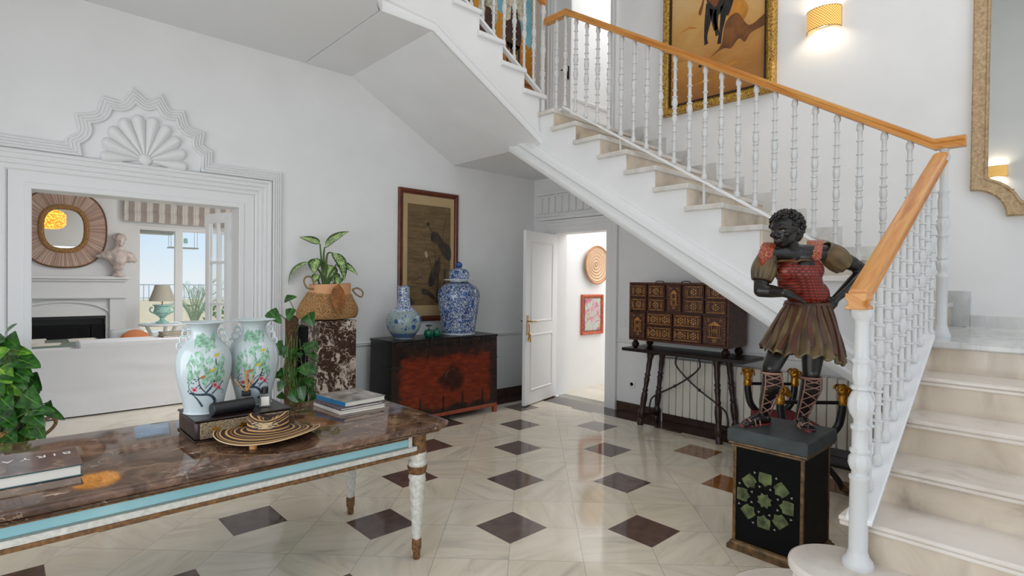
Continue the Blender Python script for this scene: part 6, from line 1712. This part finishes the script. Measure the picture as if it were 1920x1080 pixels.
# legs
cone_chain(bd, [hipL, S(1467, 645, .045), kneeL], [.080, .062, .046]); cone_chain(bd, [kneeL, S(1447, 722, .055), S(1436, 752, dl*.6+.02), ankL], [.044, .051, .036, .026])
cone_chain(bd, [hipR, S(1525, 650, .02), kneeR], [.080, .066, .046]); cone_chain(bd, [kneeR, S(1519, 728, .0), S(1508, 760, dr*.6), ankR], [.045, .052, .037, .027])
bd.ball(kneeL+TC*.012-RT*.008, .036, 12); bd.ball(kneeR+TC*.014, .036, 12)
def foot(heel, toe, ank, inner):
    d = (toe-heel); L = d.length; d.normalize(); s = d.cross(UP).normalized(); b = V((heel.x, heel.y, PZ+.016))
    cone_chain(bd, [ank, b+d*.02+UP*.014], [.027, .028]); cone_chain(bd, [b+d*.01+UP*.012, b+d*(L*.45)+UP*.022, b+d*(L*.74)+UP*.008], [.026, .028, .022]); 
    cone_chain(bd, [ank+d*.01, b+d*(L*.45)+UP*.02], [.026, .025])
    for k in range(5):
        o_ = (k-2)*.0125*inner; r = (.0115, .0095, .009, .0085, .008)[k]; l = L*(1.0-.035*k)
        q = b+d*(L*.70)+s*(o_*1.0); cone_chain(bd, [q, b+d*(l-.02)+s*o_*1.15+UP*.004, b+d*l+s*o_*1.15-UP*.004], [r*1.2, r, r*.9], 8)
    return b, d, s, L
# keep the feet a believable length
fl_toe = fl_heel + (fl_toe-fl_heel).normalized()*.185
dtr = (fr_toe-fr_heel).normalized()
fr_toe = fr_heel + (TC*.96-RT*.22).normalized()*.165
fL = foot(fl_heel, fl_toe, ankL, 1); fR = foot(fr_heel, fr_toe, ankR, 1)
# hands: palm and five separate bent fingers
def hand(wr, dirv, nrm, thumb, curl, ln=.075, spread=1.):
    d = V(dirv).normalized(); n = V(nrm); n = (n-d*n.dot(d)).normalized(); s = d.cross(n).normalized()*thumb
    c = wr+d*.038
    R = Matrix((s, d, n)).transposed()
    bd.ball(wr+d*.036, .033, 14, .92, 1.15, .48, R); cone_chain(bd, [wr, wr+d*.03], [.023, .022])
    for k, (o_, lf_) in enumerate(((.023, .92), (.008, 1.0), (-.007, .95), (-.021, .76))):
        p0 = wr+d*.060+s*o_; l = ln*lf_; pts = [p0]; dd = V(d) + s*(o_*2.2*spread); dd.normalize(); ax = dd.cross(n).normalized()
        for seg, f in enumerate((.42, .32, .26)):
            ang_ = curl[seg]; dd = (Matrix.Rotation(-ang_, 3, ax) @ dd).normalized(); pts.append(pts[-1]+dd*l*f)
        cone_chain(bd, pts, [.0082, .0078, .0072, .0064], 9)
    p0 = wr+d*.022+s*.024; dd = (d*.62+s*.72-n*.25).normalized()
    cone_chain(bd, [p0, p0+dd*.026, p0+dd*.026+(d*.9+s*.25-n*.35).normalized()*.026, p0+dd*.026+(d*.9+s*.1-n*.4).normalized()*.045], [.0125, .0105, .0088, .0072], 9)
hand(wrL, RT*.95 - UP*.30 - FW*.10, UP*.86-FW*.45, -1, (.12, .22, .2), .066)
hand(wrR, -RT*.62 - UP*.72 - FW*.16, -FW*.9+UP*.2, 1, (.95, 1.35, 1.0), .066)
bo = part('body', bd, M['skin'], stt, smooth=60); sculpt(bo, .0042, 5)
ey = MB()
for s in (-1, 1): ey.ball(hp_(s*.0285, .0585, .001), .0105, 10, 1.1, .8, .7, HR)
part('eye', MB().ball(hp_(.0285, .064, .001), .0098, 10, 1.15, .8, .68, HR), M['eye'], stt); part('eye', MB().ball(hp_(-.0285, .064, .001), .0098, 10, 1.15, .8, .68, HR), M['eye'], stt)
# curled hair
hm = MB(); hm.ball(hc+hu*.022-hf*.016, .082, 20, .95, 1.08, .98, HR)
hm.ball(hp_(0, -.045, -.02), .066, 16, 1.0, .9, 1.0, HR)
ncurl = 190
for k in range(ncurl):
    zz = 1-1.75*(k+.5)/ncurl; a = k*2.39996; r = sqrt(max(0, 1-zz*zz)); v_ = V((r*cos(a), r*sin(a), zz))
    if v_.y > .45 and v_.z < .50: continue
    if v_.y > .05 and v_.z < .05: continue
    if v_.z < -.55: continue
    c_ = hc+hu*.018-hf*.012 + hs*(v_.x*.080)+hf*(v_.y*.090)+hu*(v_.z*.084)
    nn = (c_-hc).normalized(); t1 = nn.orthogonal().normalized(); t2 = nn.cross(t1); ph = k*1.3
    hm.tube([c_+(t1*cos(t+ph)+t2*sin(t+ph))*(.0115-.0012*t)+nn*(.0016*t) for t in [j*.75 for j in range(10)]], .0052, 6)
part('hair', hm, M['hairm'], stt, smooth=60)
# cuirass
cu_ = MB(); grow = .010
slabby(cu_, wai+UP*.004, .116, .090, .090, VR); slabby(cu_, S(1500, 530, .03), .122, .088, .09, VR); slabby(cu_, che-UP*.006, .138, .092, .095, VR); cone_chain(cu_, [wai, che-UP*.015], [.090, .105])
slabby(cu_, S(1478, 508, .085), .058, .055, .05, VR); slabby(cu_, S(1517, 510, .075), .058, .055, .05, VR)
slabby(cu_, S(1513, 545, .03), .10, .05, .075, VR)
co_ = part('cuirass', cu_, M['cuirass'], stt, smooth=60); sculpt(co_, .006, 8)
nb = MB()
pts = bez([S(1449, 496, .092), S(1460, 490, .122), S(1478, 489, .136), S(1490, 492, .134), S(1502, 488, .130), S(1518, 489, .112), S(1532, 496, .082)], 6)
nb.tube(pts, .010, 8, sq=.6); part('neckline_band', nb, M['giltdark'], stt)
def ribbon(mb, pts, w, nrm, th=.006):
    q = bez(pts, 6); m = len(q)
    for i, p in enumerate(q):
        pass
    vs = []
    for i, p in enumerate(q):
        t = (q[min(i+1, m-1)]-q[max(i-1, 0)]).normalized(); n_ = V(nrm) if not callable(nrm) else nrm(i/(m-1)); n_ = (n_-t*n_.dot(t)).normalized(); s = t.cross(n_)
        ww = w if not isinstance(w, (list, tuple)) else w[0]+(w[1]-w[0])*i/(m-1)
        vs += [p+s*ww+n_*th, p-s*ww+n_*th, p-s*ww-n_*th, p+s*ww-n_*th]
    fs = [(i*4+k, i*4+(k+1) % 4, (i+1)*4+(k+1) % 4, (i+1)*4+k) for i in range(m-1) for k in range(4)] + [(3, 2, 1, 0), tuple((m-1)*4+k for k in range(4))]
    return mb.add(vs, fs)
for pts, w_ in (([S(1531, 505, .085), S(1525, 488, .10), S(1526, 470, .085), S(1528, 455, .03), S(1530, 452, -.03)], .040), ([S(1440, 500, .10), S(1435, 485, .115), S(1437, 470, .105), S(1444, 458, .06), S(1450, 456, .0)], .034)):
    r_ = MB(); ribbon(r_, pts, w_, lambda t: -FW*(1-t)+UP*(.25+t)); part('shoulder_strap', r_, M['strap'], stt, smooth=60)
bt = MB()
# sleeves with gathered cuffs
def sleeve(a, b, r0, r1, seed, flare):
    mb = MB(); a, b = V(a), V(b); ax = (b-a); L = ax.length; ax.normalize(); e1_ = ax.orthogonal().normalized(); e2_ = ax.cross(e1_)
    def fn(u, v):
        an = 2*pi*u; r = r0+(r1-r0)*v+.016*sin(pi*v); r *= 1+.055*cos(9*an+seed)*min(1, v*1.4)
        if v > 1: r = r
        return a+ax*(L*v)+(e1_*cos(an)+e2_*sin(an))*r
    mb.grid(fn, 54, 14); o = part('sleeve', mb, M['olive'], stt, smooth=70)
    m = o.modifiers.new('solid', 'SOLIDIFY'); m.thickness = .006; return o
sleeve(S(1544, 466, .035), S(1581, 497, .012), .047, .057, 0, 1); sleeve(S(1439, 478, .055), S(1428, 527, .075), .047, .050, 1, 1)
cf = MB(); part('sleeve_lining', cf.ball(S(1560, 480, .02), .05, 12), M['olive'], stt)
# pleated skirt
hemc = S(1503, 666, .055); wc = S(1514, 568, .015)
def skirt(u, v):
    a = 2*pi*u; x = cos(a); y_ = sin(a); k = v**.85
    rx = .104+(.203-.104)*k; ry = .092+(.190-.092)*k
    pl = 1+(.075*v)*(abs(sin(9*a+.4))-.5)*1.6 + .02*v*sin(23*a)
    c = wc.lerp(hemc, v)
    zz = -.012*v*cos(18*a) - .030*v*x*1.0 + .010*v*sin(3*a)
    if v < .12: pl = 1
    return c + RT*(x*rx*pl) + FW*(y_*ry*pl) + UP*zz
bt = MB()
for v, r in ((.0, .015), (.05, .010)):
    ring = []
    for q in range(40):
        p = skirt(q/40, v); c = wc.lerp(hemc, v); n_ = p-c; n_.z = 0; ring.append(c+n_*1.03 + UP*(p.z-c.z) - UP*.012*max(0, -n_.normalized().dot(FW)))
    bt.tube(ring, r, 8, closed=True)
part('belt', bt, M['ribbon'], stt)
sk_ = MB().grid(skirt, 180, 26)
so2 = part('skirt', sk_, M['skirt'], stt, smooth=70); m = so2.modifiers.new('solid', 'SOLIDIFY'); m.thickness = .006
# leather strips hanging over the skirt
for k, (u, v1, w_) in enumerate(((.545, .93, .011), (.60, .93, .012), (.655, .97, .012), (.71, .80, .011), (.76, .72, .012), (.80, .92, .013), (.845, .95, .013), (.89, .93, .013), (.935, .9, .012), (.50, .85, .011))):
    pts = []
    for j in range(7):
        v = .04+(v1-.04)*j/6; p = skirt(u+.012*sin(k+j*.6), v); c = wc.lerp(hemc, v); n_ = (p-c); n_.z = 0; pts.append(p+n_.normalized()*.010)
    nn = (skirt(u, .5)-wc.lerp(hemc, .5)); nn.z = 0
    r_ = MB(); ribbon(r_, pts, [w_*.8, w_*1.25], nn.normalized()+UP*.15, .004); part('skirt_strip', r_, M['ribbon'], stt, smooth=60)
# sandals: sole and crossed laces
for (b, d, s, L), kn, an, mid, rr in ((fL, kneeL, ankL, S(1447, 722, .055), (.027, .054, .049)), (fR, kneeR, ankR, S(1519, 728, .0), (.028, .055, .050))):
    sl = MB(); out_ = []
    for t in range(24):
        a = 2*pi*t/24; l = -cos(a); wd = .030+.008*max(0, l); out_.append(V((b.x, b.y, PZ+.0005))+d*(L*.5-.004+(L*.5+.018)*l*1.0)+s*(wd*sin(a)))
    sl.prism(out_, (0, 0, .010)); part('sandal_sole', sl, M['sole'], stt)
    lc = MB(); top = an.lerp(kn, .86)
    fwd = d
    def legpt(t, a, e=.003):
        c = an.lerp(mid, t/.55) if t < .55 else mid.lerp(kn, (t-.55)/.45)
        r = rr[0]+(rr[1]-rr[0])*min(1, t/.55) if t < .55 else rr[1]+(rr[2]-rr[1])*(t-.55)/.45
        return c + (TC*cos(a)+RT*sin(a))*(r+e)
    nz = 5
    for sgn in (-1, 1):
        pts = []
        for j in range(nz*8+1):
            t = .02+.84*j/(nz*8); a = sgn*(.95*(2*abs((j/8) % 2-1)-1)); pts.append(legpt(t, a-.15))
        lc.tube(pts, .0032, 6)
        lc.tube([legpt(.88+.01*sgn, 2*pi*q/20) for q in range(20)], .0045, 6, closed=True)
        lc.tube([legpt(.02+.86*q/10, sgn*1.0) for q in range(11)], .0042, 6)
    for f in (.45, .62, .78):
        c0 = V((b.x, b.y, PZ+.004))+d*(L*f); lc.tube([c0+s*.034, c0+s*.022+UP*(.046-.02*f), c0+UP*(.058-.026*f), c0-s*.022+UP*(.046-.02*f), c0-s*.034], .0045, 6)
    lc.tube([V((b.x, b.y, PZ+.012))+d*(L*.95), V((b.x, b.y, PZ+.03))+d*(L*.8), V((b.x, b.y, PZ+.05))+d*(L*.5), an+d*.028+UP*.01], .0045, 6)
    lc.tube([an+s*.03-UP*.01, V((b.x, b.y, PZ+.03))-d*.02, an-s*.03-UP*.01], .0045, 6)
    part('sandal_lace', lc, M['lace'], stt)

# ================================================================ light
W_ = bpy.data.worlds.new('sky'); SC.world = W_; W_.use_nodes = True
nt = W_.node_tree; bgn = nt.nodes['Background']
tc = nt.nodes.new('ShaderNodeTexCoord'); sp = nt.nodes.new('ShaderNodeSeparateXYZ'); rp_ = nt.nodes.new('ShaderNodeValToRGB')
nt.links.new(tc.outputs['Generated'], sp.inputs[0]); nt.links.new(sp.outputs[2], rp_.inputs[0])
cr = rp_.color_ramp; cr.elements[0].position = 0; cr.elements[0].color = lin('#e6eef4'); cr.elements[1].position = .16; cr.elements[1].color = lin('#a9d0f2')
e_ = cr.elements.new(.05); e_.color = lin('#cfe3f3'); e_ = cr.elements.new(.6); e_.color = lin('#86b8ea')
nt.links.new(rp_.outputs[0], bgn.inputs[0]); bgn.inputs[1].default_value = 1.0
def area(name, loc, dirv, sx_, sy_, energy, col=(1, 1, 1)):
    ld = bpy.data.lights.new(name, 'AREA'); ld.shape = 'RECTANGLE'; ld.size = sx_; ld.size_y = sy_; ld.energy = energy; ld.color = col
    o = bpy.data.objects.new(name, ld); COL.objects.link(o); o.location = loc; o.rotation_euler = V(dirv).to_track_quat('-Z', 'Y').to_euler(); return o
area('window_fill', (1.7, -2.55, 2.9), (0, 1, 0), 4.6, 4.9, 54, (1, .985, .96))  # added area light standing in for daylight through the unseen right-hand windows
area('window_fill', (-1.15, 1.6, 1.4), (1, 0, 0), 4.6, 2.15, 72, (.96, .98, 1))  # added area light at the unseen front window, spread to brighten beneath the stairs
area('ceiling_fill', (3.2, .5, 6.1), (0, 0, -1), 3.0, 3.0, 46, (1, .98, .95))  # added overhead fill; the ceiling has no opening here
area('passage_fill', (7.2, 4.0, 2.85), (0, 0, -1), 2.6, 1.4, 48, (1, 1, 1))  # added area light to brighten the passage behind the hall door
area('passage_fill', (6.6, 4.2, 5.95), (0, 0, -1), 1.0, 1.4, 20, (1, 1, 1))  # added area light to brighten the upper passage
area('living_room_fill', (3.4, 6.6, 3.15), (0, 0, -1), 2.2, 1.8, 84, (.96, .98, 1))  # added fill over the living room, kept clear of the table's reflections
sn_ = bpy.data.lights.new('sun', 'SUN'); sn_.energy = 2.6; sn_.angle = radians(1); sn_.color = (1, .95, .86)
so_ = bpy.data.objects.new('sun', sn_); COL.objects.link(so_); so_.rotation_euler = V((-.3, -.45, -.84)).to_track_quat('-Z', 'Y').to_euler()
ld = bpy.data.lights.new('pendant_light', 'POINT'); ld.energy = 12; ld.color = (1, .75, .45); ld.shadow_soft_size = .08
o = bpy.data.objects.new('pendant_light', ld); COL.objects.link(o); o.location = (.67, 7.2, 2.5)

# ================================================================ camera
cam = bpy.data.cameras.new('camera'); cam.sensor_width = 36; cam.lens = F/1920*36; cam.clip_start = .05; cam.clip_end = 200
co = bpy.data.objects.new('camera', cam); COL.objects.link(co)
f0 = ray(960, 540); xr = (ray(961, 540)-f0).normalized(); up = -(ray(960, 541)-f0).normalized(); bk_ = -f0.normalized()
R_ = Matrix((xr, up, bk_)).transposed()
co.matrix_world = Matrix.Translation((0, 0, H)) @ R_.to_4x4()
SC.camera = co
vs_ = SC.view_settings; SC.display_settings.display_device = 'sRGB'; vs_.view_transform = 'Standard'; vs_.look = 'None'; vs_.gamma = 1; vs_.use_curve_mapping = False; vs_.exposure = 0.09
SC.cycles.max_bounces = 10; SC.cycles.diffuse_bounces = 6; SC.cycles.glossy_bounces = 5; SC.cycles.transparent_max_bounces = 12; SC.cycles.use_denoising = True
SC.cycles.caustics_reflective = False; SC.cycles.caustics_refractive = False; SC.cycles.sample_clamp_indirect = 8.0
